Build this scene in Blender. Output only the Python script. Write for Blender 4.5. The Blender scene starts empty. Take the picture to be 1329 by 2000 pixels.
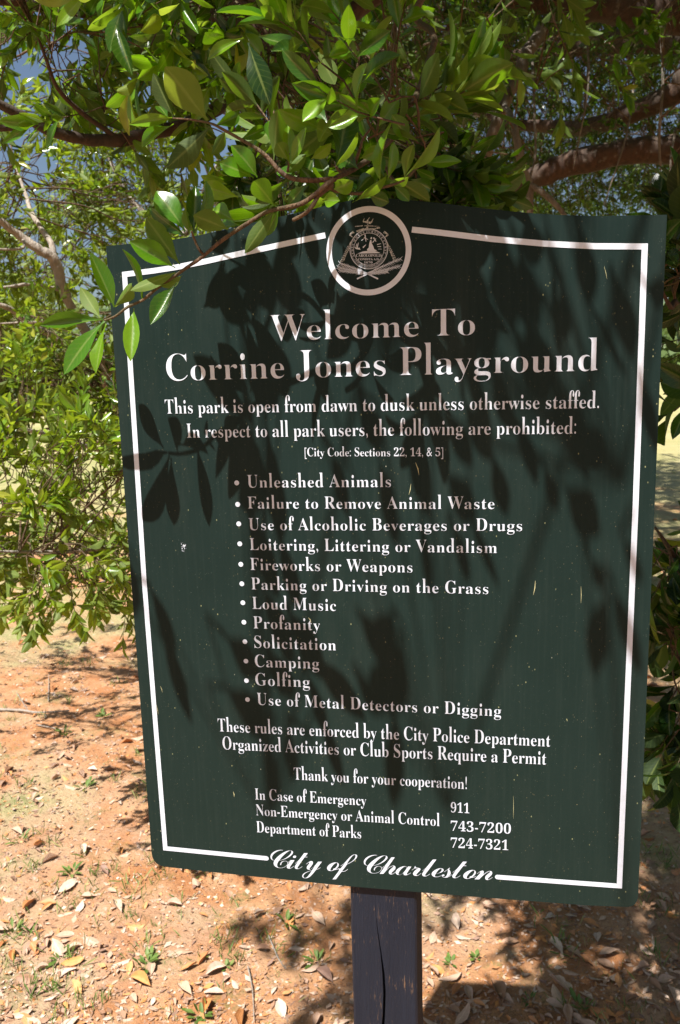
import bpy, bmesh, math, random
import numpy as np
from mathutils import Vector, Matrix

random.seed(7)
RNG = np.random.default_rng(11)
scene = bpy.context.scene
COL = scene.collection

# ------------------------------------------------------------------ camera
F = 1560.0
CAMH = 1.60
UPC = np.array([-0.02561, -0.98499, -0.17318]); UPC /= np.linalg.norm(UPC)   # world up seen in camera axes (x right, y down, z forward)
fw = np.array([0, 0, 1.0]) - UPC[2] * UPC; fw /= np.linalg.norm(fw)
rt = np.cross(fw, UPC)
R3 = np.array([rt, fw, UPC])            # rows: world axes in camera axes -> R3 @ cam = world
CAM = np.array([0, 0, CAMH])
cd = bpy.data.cameras.new('camera'); cam = bpy.data.objects.new('camera', cd); COL.objects.link(cam)
cd.sensor_fit = 'VERTICAL'; cd.sensor_height = 23.2; cd.sensor_width = 15.4
cd.lens = F / 2000 * 23.2; cd.clip_start = 0.05; cd.clip_end = 2000
M = Matrix.Identity(4)
cols = [R3[:, 0], -R3[:, 1], -R3[:, 2]]
for j in range(3):
    for i in range(3): M[i][j] = cols[j][i]
M.translation = CAM
cam.matrix_world = M
scene.camera = cam
cd.dof.use_dof = True; cd.dof.focus_distance = 0.93; cd.dof.aperture_fstop = 9.0

# ------------------------------------------------------------------ light
EL, AZ = math.radians(60), math.radians(30)      # sun high, behind and left of the viewer
L = np.array([-math.sin(AZ) * math.cos(EL), -math.cos(AZ) * math.cos(EL), math.sin(EL)])
w = bpy.data.worlds.new('World'); scene.world = w; w.use_nodes = True
nt = w.node_tree; bg = nt.nodes['Background']
sky = nt.nodes.new('ShaderNodeTexSky'); sky.sky_type = 'NISHITA'; sky.sun_disc = False
sky.sun_elevation = EL; sky.sun_rotation = math.atan2(L[0], L[1]); sky.air_density = 1.0; sky.dust_density = 2.0; sky.ozone_density = 1.0
nt.links.new(sky.outputs[0], bg.inputs[0]); bg.inputs[1].default_value = 0.052
sl = bpy.data.lights.new('sun', 'SUN'); sl.energy = 5.0; sl.angle = math.radians(0.53); sl.color = (1.0, 0.965, 0.90)
sun = bpy.data.objects.new('sun', sl); COL.objects.link(sun)
sun.rotation_euler = Vector(L).to_track_quat('Z', 'Y').to_euler()
scene.view_settings.view_transform = 'Standard'; scene.view_settings.look = 'None'
scene.view_settings.gamma = 1.0; scene.view_settings.use_curve_mapping = False
scene.view_settings.exposure = 1.02
scene.cycles.max_bounces = 6; scene.cycles.transparent_max_bounces = 4
scene.cycles.diffuse_bounces = 3; scene.cycles.glossy_bounces = 2; scene.cycles.transmission_bounces = 4
scene.cycles.caustics_reflective = False; scene.cycles.caustics_refractive = False

# ------------------------------------------------------------------ geometry of the view
def ray(px, py):
    d = np.array([(px - 664.5) / F, (py - 1000) / F, 1.0])
    return R3 @ d
def W(px, py, Y):
    d = ray(px, py); return CAM + d * (Y / d[1])
def G(px, py, z=0.0):
    d = ray(px, py); return CAM + d * ((z - CAMH) / d[2])
def proj(P):
    P = np.atleast_2d(P); c = (P - CAM) @ R3
    z = np.where(np.abs(c[:, 2]) < 1e-6, 1e-6, c[:, 2])
    return c[:, 0] / z * F + 664.5, c[:, 1] / z * F + 1000, c[:, 2]
# sign plane: a = its horizontal axis, corner of the painted border at SO
aC = np.array([0.98445, 0.0, -0.17565]); aC -= aC.dot(UPC) * UPC; aC /= np.linalg.norm(aC)
SA = R3 @ aC; SA[2] = 0; SA /= np.linalg.norm(SA)
SZ = np.array([0, 0, 1.0]); SN = np.cross(SA, SZ)         # SN points to the viewer
if SN[1] > 0: SN = -SN
SO = CAM + R3 @ (np.array([-0.24025, -0.26474, 0.8785]) * 0.60 / 0.55)
def S3(px, py):
    d = ray(px, py); t = (SO - CAM).dot(SN) / d.dot(SN); return CAM + d * t
def S2(px, py):
    p = S3(px, py) - SO; return np.array([p.dot(SA), p[2]])

# ------------------------------------------------------------------ helpers
def tag(o, label=None, cat=None, group=None, kind=None):
    if label: o['label'] = label
    if cat: o['category'] = cat
    if group: o['group'] = group
    if kind: o['kind'] = kind
    return o
def empty(name, loc, label, cat, group=None, rz=0):
    o = bpy.data.objects.new(name, None); COL.objects.link(o); o.location = loc; o.rotation_euler[2] = rz
    o.empty_display_size = 0.1
    return tag(o, label, cat, group)
def link(name, me, mats=None, parent=None, world=True):
    o = bpy.data.objects.new(name, me); COL.objects.link(o)
    if mats is not None:
        for m in (mats if isinstance(mats, (list, tuple)) else [mats]): me.materials.append(m)
    if parent is not None:
        o.parent = parent
        if world:
            pm = parent
            loc = Vector((0, 0, 0)); rz = 0
            # all parents are Empties at top level (or parts without transform)
            while pm is not None:
                if pm.parent is None: loc, rz = pm.location.copy(), pm.rotation_euler[2]
                pm = pm.parent
            o.matrix_parent_inverse = (Matrix.Translation(loc) @ Matrix.Rotation(rz, 4, 'Z')).inverted()
    return o
def npmesh(name, V, Q, uv=None, vals=None, smooth=True, mi=None):
    V = np.ascontiguousarray(V, np.float32); Q = np.ascontiguousarray(Q, np.int32)
    me = bpy.data.meshes.new(name); k = Q.shape[1]
    me.vertices.add(len(V)); me.vertices.foreach_set('co', V.ravel())
    me.loops.add(Q.size); me.loops.foreach_set('vertex_index', Q.ravel())
    me.polygons.add(len(Q)); me.polygons.foreach_set('loop_start', np.arange(0, Q.size, k, dtype=np.int32))
    me.polygons.foreach_set('use_smooth', np.full(len(Q), smooth))
    if mi is not None: me.polygons.foreach_set('material_index', np.ascontiguousarray(mi, np.int32))
    me.update(calc_edges=True)
    if uv is not None:
        l = me.uv_layers.new(name='UVMap'); l.data.foreach_set('uv', np.ascontiguousarray(uv[Q.ravel()], np.float32).ravel())
    if vals is not None:
        a = me.attributes.new('tone', 'FLOAT', 'POINT'); a.data.foreach_set('value', np.ascontiguousarray(vals, np.float32))
    me.validate()
    return me
def pymesh(name, V, Fc, smooth=False):
    me = bpy.data.meshes.new(name); me.from_pydata([tuple(map(float, v)) for v in V], [], Fc)
    if smooth: me.polygons.foreach_set('use_smooth', [True] * len(me.polygons))
    me.update(); return me
def norm(v): return v / (np.linalg.norm(v) + 1e-12)

class MB:
    def __init__(s): s.v = []; s.f = []
    def add(s, V, Fc):
        n = len(s.v); s.v += [tuple(map(float, v)) for v in V]; s.f += [tuple(i + n for i in f) for f in Fc]; return s
    def box(s, c, d, rz=0, top=1.0):
        hx, hy, hz = d[0] / 2, d[1] / 2, d[2] / 2; cr, sr = math.cos(rz), math.sin(rz); V = []
        for z, k in ((-hz, 1), (hz, top)):
            for x, y in ((-hx, -hy), (hx, -hy), (hx, hy), (-hx, hy)):
                x2, y2 = x * k, y * k; V.append((c[0] + x2 * cr - y2 * sr, c[1] + x2 * sr + y2 * cr, c[2] + z))
        return s.add(V, [(3, 2, 1, 0), (4, 5, 6, 7), (0, 1, 5, 4), (1, 2, 6, 5), (2, 3, 7, 6), (3, 0, 4, 7)])
    def mesh(s, name, smooth=False): return pymesh(name, s.v, s.f, smooth)

def tube_arrays(P, r, n=6, cap=True):
    P = np.asarray(P, float); r = np.broadcast_to(np.asarray(r, float), (len(P),))
    T = np.gradient(P, axis=0); T /= (np.linalg.norm(T, axis=1)[:, None] + 1e-9)
    ref = np.array([0.31, 0.22, 0.92]); u = np.cross(T[0], ref); u = norm(u); V = []
    ang = np.arange(n) * 2 * math.pi / n
    for i in range(len(P)):
        u = u - u.dot(T[i]) * T[i]; u = norm(u); v = np.cross(T[i], u)
        V.append(P[i] + r[i] * (np.cos(ang)[:, None] * u + np.sin(ang)[:, None] * v))
    V = np.concatenate(V); Q = []
    for i in range(len(P) - 1):
        for k in range(n):
            Q.append((i * n + k, i * n + (k + 1) % n, (i + 1) * n + (k + 1) % n, (i + 1) * n + k))
    if cap:  # close the ends with a point
        V = np.concatenate([V, [P[0] - T[0] * r[0] * .5], [P[-1] + T[-1] * r[-1] * .6]]); a = len(V) - 2; b = a + 1; m = (len(P) - 1) * n
        for k in range(0, n, 2):
            Q.append((a, (k + 2) % n if n % 2 == 0 or k + 2 < n else 0, (k + 1) % n, k))
            Q.append((b, m + k, m + (k + 1) % n, m + ((k + 2) % n if n % 2 == 0 or k + 2 < n else 0)))
    return V, np.array(Q, np.int32)
def spline(pts, sub=5):
    P = np.asarray(pts, float); n = len(P); out = []
    E_ = np.concatenate([[2 * P[0] - P[1]], P, [2 * P[-1] - P[-2]]])
    for i in range(n - 1):
        p0, p1, p2, p3 = E_[i:i + 4]
        for t in np.linspace(0, 1, sub, endpoint=False):
            out.append(0.5 * ((2 * p1) + (-p0 + p2) * t + (2 * p0 - 5 * p1 + 4 * p2 - p3) * t * t + (-p0 + 3 * p1 - 3 * p2 + p3) * t ** 3))
    out.append(P[-1]); return np.array(out)

# ------------------------------------------------------------------ materials
def mat(name):
    m = bpy.data.materials.new(name); m.use_nodes = True
    b = m.node_tree.nodes['Principled BSDF']; return m, m.node_tree, b
def N(nt, t, **kw):
    n = nt.nodes.new('ShaderNode' + t)
    for k, v in kw.items():
        if k in ('operation', 'data_type', 'blend_type', 'feature', 'attribute_name', 'noise_dimensions', 'musgrave_type'): setattr(n, k, v)
        else: n.inputs[k].default_value = v
    return n
def ramp(nt, fac, stops, interp='LINEAR'):
    r = nt.nodes.new('ShaderNodeValToRGB'); r.color_ramp.interpolation = interp
    e = r.color_ramp.elements
    while len(e) < len(stops): e.new(0.5)
    for k, (p, c) in enumerate(stops):
        e[k].position = p; e[k].color = (c, c, c, 1) if isinstance(c, (int, float)) else (*c, 1)
    nt.links.new(fac, r.inputs[0]); return r.outputs[0]
def mix(nt, fac, a, b, mode='MIX'):
    n = nt.nodes.new('ShaderNodeMix'); n.data_type = 'RGBA'; n.blend_type = mode
    for s, v in ((n.inputs[0], fac), (n.inputs[6], a), (n.inputs[7], b)):
        if hasattr(v, 'is_output') or isinstance(v, bpy.types.NodeSocket): nt.links.new(v, s)
        elif isinstance(v, (int, float)): s.default_value = v
        else: s.default_value = (*v, 1)
    return n.outputs[2]
def mth(nt, op, a, b=0.0, clamp=False):
    n = nt.nodes.new('ShaderNodeMath'); n.operation = op; n.use_clamp = clamp
    for s, v in ((n.inputs[0], a), (n.inputs[1], b)):
        if isinstance(v, bpy.types.NodeSocket): nt.links.new(v, s)
        else: s.default_value = v
    return n.outputs[0]
def noise(nt, vec, scale, detail=4, rough=0.55, dist=0.0):
    n = N(nt, 'TexNoise', Scale=scale, Detail=detail, Roughness=rough, Distortion=dist)
    if vec is not None: nt.links.new(vec, n.inputs['Vector'])
    return n.outputs['Fac']
def bump(nt, b, h, strength, dist):
    n = N(nt, 'Bump', Strength=strength, Distance=dist); nt.links.new(h, n.inputs['Height']); nt.links.new(n.outputs[0], b.inputs['Normal']); return n
def geo_pos(nt): return nt.nodes.new('ShaderNodeNewGeometry').outputs['Position']
def obj_pos(nt): return nt.nodes.new('ShaderNodeTexCoord').outputs['Object']
def mapping(nt, vec, scale=(1, 1, 1), rot=(0, 0, 0)):
    n = nt.nodes.new('ShaderNodeMapping'); n.inputs['Scale'].default_value = scale; n.inputs['Rotation'].default_value = rot
    nt.links.new(vec, n.inputs['Vector']); return n.outputs[0]

def leaf_material(name, dark, light, young, under, trans, rough=0.3, detail=True, tmix=0.34):
    m, nt, b = mat(name)
    at = nt.nodes.new('ShaderNodeAttribute'); at.attribute_name = 'tone'
    oi = nt.nodes.new('ShaderNodeObjectInfo')
    tone = at.outputs['Fac']
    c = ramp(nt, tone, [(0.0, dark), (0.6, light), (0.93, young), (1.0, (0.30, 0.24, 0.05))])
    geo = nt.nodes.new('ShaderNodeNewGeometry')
    un = mix(nt, ramp(nt, tone, [(0.0, 0.0), (0.55, 1.0)]), tuple(q * .4 for q in under), under)  # underside darkens with low tone, part of the painted crown shade
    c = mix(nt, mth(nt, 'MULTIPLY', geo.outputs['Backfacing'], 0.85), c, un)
    if detail:
        uvn = nt.nodes.new('ShaderNodeTexCoord'); sep = nt.nodes.new('ShaderNodeSeparateXYZ'); nt.links.new(uvn.outputs['UV'], sep.inputs[0])
        x = mth(nt, 'ABSOLUTE', mth(nt, 'SUBTRACT', sep.outputs[0], 0.5))
        rib = ramp(nt, x, [(0.0, 1.0), (0.035, 0.75), (0.07, 0.0)])
        # side veins: slanted stripes
        s = mth(nt, 'SINE', mth(nt, 'MULTIPLY', mth(nt, 'SUBTRACT', sep.outputs[1], mth(nt, 'MULTIPLY', x, 0.35)), 62.0))
        veins = ramp(nt, s, [(0.80, 0.0), (1.0, 1.0)])
        nz = noise(nt, geo.outputs['Position'], 95, 3)
        c = mix(nt, mth(nt, 'MULTIPLY', ramp(nt, nz, [(0.35, 0.0), (0.7, 1.0)]), 0.35), c, (0.05, 0.10, 0.012))
        c = mix(nt, mth(nt, 'MULTIPLY', veins, 0.16), c, (0.22, 0.30, 0.06))
        c = mix(nt, mth(nt, 'MULTIPLY', rib, 0.5), c, (0.26, 0.32, 0.09))
        br = ramp(nt, noise(nt, geo.outputs['Position'], 38, 5, 0.65), [(0.66, 0.0), (0.72, 1.0)])
        c = mix(nt, mth(nt, 'MULTIPLY', br, 0.75), c, (0.16, 0.075, 0.025))
        hh = mth(nt, 'ADD', mth(nt, 'MULTIPLY', veins, -0.4), mth(nt, 'MULTIPLY', rib, -1.0))
        bump(nt, b, mth(nt, 'ADD', hh, mth(nt, 'MULTIPLY', nz, 1.2)), 0.07, 0.0010)
    nt.links.new(c, b.inputs['Base Color'])
    rg = mth(nt, 'ADD', mth(nt, 'MULTIPLY', geo.outputs['Backfacing'], 0.4), rough)
    nt.links.new(rg, b.inputs['Roughness']); b.inputs['Specular IOR Level'].default_value = 0.5
    tr = nt.nodes.new('ShaderNodeBsdfTranslucent')
    tc = ramp(nt, tone, [(0.0, tuple(q * .22 for q in trans)), (0.35, tuple(q * .7 for q in trans)), (0.6, trans), (0.95, (0.50, 0.62, 0.05))])  # translucency dims at low tone, for leaves painted as shaded
    if detail: tc = mix(nt, mth(nt, 'MULTIPLY', veins, 0.15), tc, (0.15, 0.25, 0.02))
    nt.links.new(tc, tr.inputs['Color'])
    mx = nt.nodes.new('ShaderNodeMixShader'); mx.inputs[0].default_value = tmix
    nt.links.new(b.outputs[0], mx.inputs[1]); nt.links.new(tr.outputs[0], mx.inputs[2])
    nt.links.new(mx.outputs[0], nt.nodes['Material Output'].inputs['Surface'])
    return m
M_LEAF = leaf_material('oak_leaf_glossy', (0.006, 0.030, 0.004), (0.055, 0.180, 0.006), (0.20, 0.37, 0.010), (0.085, 0.135, 0.016), (0.28, 0.54, 0.008), 0.24, tmix=.34)
M_LEAFB = leaf_material('oak_leaf_lit', (0.018, 0.060, 0.007), (0.125, 0.235, 0.012), (0.29, 0.38, 0.025), (0.15, 0.20, 0.03), (0.48, 0.66, 0.02), 0.22, tmix=.34)
M_LEAFC = leaf_material('shrub_leaf_dark', (0.008, 0.035, 0.006), (0.018, 0.07, 0.009), (0.06, 0.15, 0.012), (0.04, 0.08, 0.018), (0.12, 0.30, 0.012), 0.27)
M_FAR = leaf_material('far_leaf', (0.06, 0.10, 0.025), (0.12, 0.18, 0.045), (0.19, 0.24, 0.07), (0.13, 0.18, 0.06), (0.3, 0.42, 0.08), 0.6, False, 0.25)

def bark_material(name, c1, c2, c3, sc=1.0, lich=0.0):
    m, nt, b = mat(name); p = geo_pos(nt)
    n1 = noise(nt, mapping(nt, p, (1, 1, 0.35)), 45 * sc, 6, 0.65); n2 = noise(nt, p, 9 * sc, 3)
    c = mix(nt, ramp(nt, n1, [(0.35, 0.0), (0.65, 1.0)]), c1, c2)
    c = mix(nt, mth(nt, 'MULTIPLY', ramp(nt, n2, [(0.45, 0.0), (0.62, 1.0)]), 0.7), c, c3)
    if lich:
        c = mix(nt, ramp(nt, noise(nt, p, 28, 4), [(0.62, 0.0), (0.68, lich)]), c, (0.42, 0.43, 0.37))
    nt.links.new(c, b.inputs['Base Color']); b.inputs['Roughness'].default_value = 0.85
    v = N(nt, 'TexVoronoi', Scale=60 * sc, feature='DISTANCE_TO_EDGE'); nt.links.new(mapping(nt, p, (1, 1, 0.4)), v.inputs['Vector'])
    bump(nt, b, mth(nt, 'ADD', n1, mth(nt, 'MULTIPLY', v.outputs[0], 0.8)), 0.8, 0.008); return m
M_BARK = bark_material('oak_bark', (0.034, 0.018, 0.011), (0.085, 0.045, 0.027), (0.055, 0.043, 0.032), 0.7, 0.15)
M_BARKG = bark_material('pale_bark', (0.22, 0.18, 0.145), (0.40, 0.34, 0.285), (0.30, 0.27, 0.24), 1.2, 0.6)
M_BOUGH = bark_material('grey_bough_bark', (0.09, 0.07, 0.055), (0.20, 0.165, 0.13), (0.13, 0.12, 0.09), 1.2, 0.4)
M_TWIG = bark_material('twig_bark', (0.06, 0.033, 0.018), (0.17, 0.10, 0.055), (0.10, 0.09, 0.035), 3.0)

# ------------------------------------------------------------------ leaves
def leaf_template(rows, wr=0.36, fold=0.18, curve=0.12, wav=0.0, cols=3, seed=0, pet=0.07, twist=0.0, shape=0.82):
    r = random.Random(seed); xs = np.linspace(-1, 1, cols); V = []; UV = []
    ts = [0.0, pet] + list(pet + (1 - pet) * np.sin(np.linspace(0, 1, rows - 1)[1:] * math.pi / 2) ** 1.15) if rows > 3 else [0.0, pet, 0.55, 1.0]
    ph = r.uniform(0, 6)
    for t in ts:
        u = max(0.0, (t - pet) / (1 - pet))
        hw = 0.018 if t < pet + 1e-6 else wr / 2 * (math.sin(math.pi * min(1, u) ** (shape + .22)) ** 0.80 if u < 0.999 else 0.05)
        hw = max(hw, 0.014)
        tw = twist * (t - .3)
        for x in xs:
            z = abs(x) * hw * fold * 2 + wav * math.sin(t * 9 + ph + x * 1.5) * abs(x) - curve * (t ** 2) + 0.06 * curve
            X = x * hw; V.append((X * math.cos(tw) - z * math.sin(tw) * .5, t, z + X * math.sin(tw))); UV.append((0.5 + x * 0.5, t))
    nr = len(ts); Q = []
    for i in range(nr - 1):
        for j in range(cols - 1):
            Q.append((i * cols + j, i * cols + j + 1, (i + 1) * cols + j + 1, (i + 1) * cols + j))
    return np.array(V), np.array(Q, np.int32), np.array(UV)
T_HI = [leaf_template(11, 0.36 + 0.03 * (i % 3), 0.10 + 0.09 * (i % 4), [0.03, 0.12, 0.22, -0.06, 0.16, 0.08][i % 6], 0.012 + .006 * (i % 2), 5, i, 0.07, [0, .4, -.5, .8][i % 4], [.82, 1.0, 1.15][i % 3]) for i in range(12)]
T_MID = [leaf_template(5, 0.36, 0.2, [0.05, 0.18, -0.05][i], 0.01, 3, i + 20, .07, [0, .5, -.5][i]) for i in range(3)]
T_OFF = [(np.array([(0, 0, 0), (.20, .5, .03), (0, 1, 0), (-.20, .5, .03)], float), np.array([[0, 1, 2, 3]], np.int32), np.array([(.5, 0), (1, .5), (.5, 1), (0, .5)], float))]
T_LOW = [leaf_template(3, 0.40, 0.0, 0.12, 0, 2, 30, 0.08), leaf_template(3, 0.36, 0.0, -0.14, 0, 2, 32, 0.08)]

def leaf_frames(D, Nn):
    D = D / (np.linalg.norm(D, axis=1)[:, None] + 1e-9)
    X = np.cross(D, Nn); X /= (np.linalg.norm(X, axis=1)[:, None] + 1e-9); Z = np.cross(X, D)
    return X, D, Z
def leaves_mesh(name, P, D, Nn, Ln, Wd, tone, temps):
    X, Y, Z = leaf_frames(D, Nn); Vs = []; Qs = []; UVs = []; Ts = []; off = 0; k = len(temps)
    for ti, (tv, tq, tuv) in enumerate(temps):
        idx = np.arange(ti, len(P), k)
        if not len(idx): continue
        n = len(tv); ln = Ln[idx][:, None, None]; wd = Wd[idx][:, None, None]
        V = P[idx][:, None, :] + ln * (tv[None, :, 0:1] * wd * X[idx][:, None, :] + tv[None, :, 1:2] * Y[idx][:, None, :] + tv[None, :, 2:3] * Z[idx][:, None, :])
        Q = tq[None] + (np.arange(len(idx)) * n)[:, None, None] + off
        Vs.append(V.reshape(-1, 3)); Qs.append(Q.reshape(-1, 4)); UVs.append(np.tile(tuv, (len(idx), 1))); Ts.append(np.repeat(tone[idx], n)); off += len(idx) * n
    return npmesh(name, np.concatenate(Vs), np.concatenate(Qs), np.concatenate(UVs), np.concatenate(Ts))

# shared meshes for leaves that are objects: 12 shapes x 4 tones
HERO = {}
def hero_mesh(i, tb, wq, m):
    key = (i, tb, wq, m.name)
    if key not in HERO:
        tv, tq, tuv = T_HI[i]; v = tv.copy(); v[:, 0] *= wq
        me = npmesh('leaf', v, tq, tuv, np.full(len(v), tb)); me.materials.append(m); HERO[key] = me
    return HERO[key]

def make_spray(r, n, ln, stem=0.14):
    """a leafy twig along +Y: leaves spiral out and crowd toward the tip"""
    Pp = []; Dd = []; Nn = []; Ll = []; To = []
    st = np.array([[0, 0, 0], [0.01 * r.uniform(-1, 1), .35, .02 * r.uniform(-1, 1)], [0.08 * r.uniform(-1, 1), .7, .08 * r.uniform(-1, 1)], [0.12 * r.uniform(-1, 1), 1.0, .1 * r.uniform(-1, 1)]]) * stem
    for i in range(n):
        t = 0.15 + 0.85 * (i / (n - 1)) ** 0.7; k = min(2, int(t * 3)); f = t * 3 - k; p = st[k] * (1 - f) + st[k + 1] * f
        a = i * 2.4 + r.uniform(-.5, .5); sp = r.uniform(0.55, 1.15) * (1.15 - 0.55 * t)
        d = np.array([math.cos(a) * math.sin(sp), math.cos(sp), math.sin(a) * math.sin(sp)])
        d += np.array([r.gauss(0, .12) for _ in range(3)])
        nn = np.array([0, 1.0, 0]) - d * d[1]; nn = norm(nn) + np.array([r.gauss(0, .35) for _ in range(3)])
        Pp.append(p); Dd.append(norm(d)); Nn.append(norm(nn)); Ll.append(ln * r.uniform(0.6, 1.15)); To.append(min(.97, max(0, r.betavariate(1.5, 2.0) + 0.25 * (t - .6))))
    return dict(P=np.array(Pp), D=np.array(Dd), N=np.array(Nn), L=np.array(Ll), T=np.array(To), S=st)

class Tree:
    def __init__(s, name, loc, label, cat, leafmat, barkmat, lseed=1, leaf=0.06, nleaf=11, stem=0.13):
        s.root = empty(name, loc, label, cat); s.lm = leafmat; s.bm = barkmat
        s.r = random.Random(lseed); s.rg = np.random.default_rng(lseed)
        s.tmpl = [make_spray(s.r, nleaf + s.r.randint(-3, 3), leaf, stem) for _ in range(14)]
        s.sk = []; s.skr = []; s.tk = []; s.tkr = []; s.L = []; s.tw = [[], []]; s.fixed = []; s.limbs = []
    def limb(s, pts, rad, name='limb', m=None, n=10, sub=5, jit=0.0, sk=True, label=None):
        P = spline(pts, sub); rr = np.interp(np.linspace(0, len(rad) - 1, len(P)), np.arange(len(rad)), rad)
        if jit: P[1:-1] += s.rg.normal(0, 1, (len(P) - 2, 3)) * (rr[1:-1, None] * jit)
        rr = rr * (1 + s.rg.normal(0, 0.05, len(rr)))
        V, Q = tube_arrays(P, rr, n); me = npmesh(name, V, Q); o = link(name, me, m or s.bm, s.root)
        if label: o['label'] = label
        if sk: (s.tk if name == 'twig' else s.sk).append(P); (s.tkr if name == 'twig' else s.skr).append(rr)
        s.limbs.append(P)
        return P
    def tube(s, pts, rad, n=4):
        pts = np.asarray(pts, float); x, y, z = proj(pts[[0, -1]])
        if (z < .1).any() or ((x < -80) | (x > 1410) | (y < -80)).all():
            pts = pts[[0, len(pts) // 2, -1]] if len(pts) > 6 else pts[[0, -1]]; rad = np.linspace(np.max(rad), np.min(rad), len(pts)); n = 3
        V, Q = tube_arrays(pts, rad, n, cap=False); s.tw[0].append(V); s.tw[1].append(Q)
    def near(s, c):
        if s.tk:
            P = np.concatenate(s.tk); d = np.linalg.norm(P - c, axis=1); i = d.argmin()
            if d[i] < .26 and P[i][1] < 1.1: return P[i], np.concatenate(s.tkr)[i]
        P = np.concatenate(s.sk); Rr = np.concatenate(s.skr); d = np.linalg.norm(P - c, axis=1); i = d.argmin(); return P[i], Rr[i]
    def branchlet(s, c, r0=0.002, r1=0.0012, sag=0.12, n=5):
        a, ra = s.near(c); d = c - a; dl = np.linalg.norm(d)
        mid1 = a + d * .35 + np.array([s.r.gauss(0, .08), s.r.gauss(0, .08), sag * s.r.uniform(-.3, 1)]) * dl
        mid2 = a + d * .7 + np.array([s.r.gauss(0, .06), s.r.gauss(0, .06), sag * s.r.uniform(-.2, .8)]) * dl
        P = spline([a, mid1, mid2, c], 4); s.tube(P, np.linspace(min(ra * .8, r0 + 0.004 * dl), r1, len(P)), n); return P
    def spray(s, base, d, roll=None, scale=1.0, tone=0.0, tmpl=None):
        t = tmpl or s.r.choice(s.tmpl); d = norm(np.asarray(d, float)); ref = np.array([s.r.gauss(0, 1) for _ in range(3)])
        X = norm(np.cross(d, ref)); Z = np.cross(X, d); B = np.array([X, d, Z])
        tips = base + (t['P'] + t['D'] * t['L'][:, None]) @ B * scale; x, y, z = proj(np.vstack([tips, base]))
        if ((x > 200) & (x < 1310) & (y > 392 + .12 * np.abs(x - 740)) & (y < 1790) & ((np.vstack([tips, base]) - SO) @ SN > -.01) & (z > 0)).any(): return False
        s.L.append((base + t['P'] @ B * scale, t['D'] @ B, t['N'] @ B, t['L'] * scale, np.clip(t['T'] + tone, 0, .97)))
        s.tube(base + t['S'] @ B * scale, np.linspace(0.0016, 0.0007, 4) * scale, 3)
    def cluster(s, c, rad, n, scale=1.0, down=0.15, tone=0.0, away=None):
        P = s.branchlet(c); ax = norm(P[-1] - P[-4])
        for i in range(n):
            o = s.rg.normal(0, 1, 3); o = norm(o) * rad * s.r.uniform(.25, 1.0)
            b = c + o * 0.75
            k = s.r.randint(max(0, len(P) - 7), len(P) - 1)
            q = P[k]; m = (q + b) / 2 + s.rg.normal(0, 0.02, 3)
            if s.spray(b, norm(b - q) + ax * .4 + np.array([0, 0, -down]) + s.rg.normal(0, .25, 3), scale=scale, tone=tone) is False: continue
            if np.linalg.norm(b - q) > 0.03: s.tube(spline([q, m, b], 2), np.linspace(0.0018, 0.0011, 5), 3)
    def one(s, base, tip, wq, nrm, tone, shape=None):
        """a leaf placed by itself, given base and tip"""
        s.fixed.append((np.asarray(base, float), np.asarray(tip, float), wq, np.asarray(nrm, float), tone, shape))
    def finish(s, limit=300, hi=1.6, mid=4.5, minpx=9):
        root = s.root; inv = Matrix.Translation(root.location).inverted(); used = 0
        parts = []
        for (b, t, wq, nn, tone, sh) in s.fixed:
            d = t - b; ln = np.linalg.norm(d); parts.append((b, d / ln, nn, ln, wq, tone, sh))
        if s.L:
            P = np.concatenate([a[0] for a in s.L]); D = np.concatenate([a[1] for a in s.L]); Nn = np.concatenate([a[2] for a in s.L]); Ln = np.concatenate([a[3] for a in s.L]); To = np.concatenate([a[4] for a in s.L])
            Wd = s.rg.uniform(.8, 1.2, len(P))
            x, y, z = proj(P); x2, y2, z2 = proj(P + D * Ln[:, None]); size = np.hypot(x2 - x, y2 - y)
            vis = (z > .15) & (z2 > .15) & (np.maximum(x, x2) > 5) & (np.minimum(x, x2) < 1324) & (np.maximum(y, y2) > 5) & (np.minimum(y, y2) < 1995)
            # hidden behind the sign board?
            s1, s2 = S2v(P, x, y); behind = s1
            vis &= ~behind
            sc = np.where(vis, size, -1); order = np.argsort(-sc); k = max(0, limit - len(parts))
            sel = [i for i in order[:k] if sc[i] > minpx]
            for i in sel: parts.append((P[i], D[i], Nn[i], Ln[i], round(float(Wd[i]) * 5) / 5, float(To[i]), None))
            rest = np.ones(len(P), bool); rest[sel] = False; dist = np.linalg.norm(P - CAM, axis=1)
            onf = (z > .1) & (x > -60) & (x < 1390) & (y > -60) & (y < 2060)
            lod = np.where(~onf, 3, np.where(dist < hi, 0, np.where(dist < mid, 1, 2)))
            for l, tm in ((0, T_HI), (1, T_MID), (2, T_LOW), (3, T_OFF)):
                q = rest & (lod == l)
                if q.sum():
                    o = link('foliage', leaves_mesh('foliage', P[q], D[q], Nn[q], Ln[q], Wd[q], To[q], tm), s.lm, root); o['kind'] = 'stuff'
            print(root.name, 'leaves', len(P), 'parts', len(parts), 'lod', [(rest & (lod == l)).sum() for l in range(4)])
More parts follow.
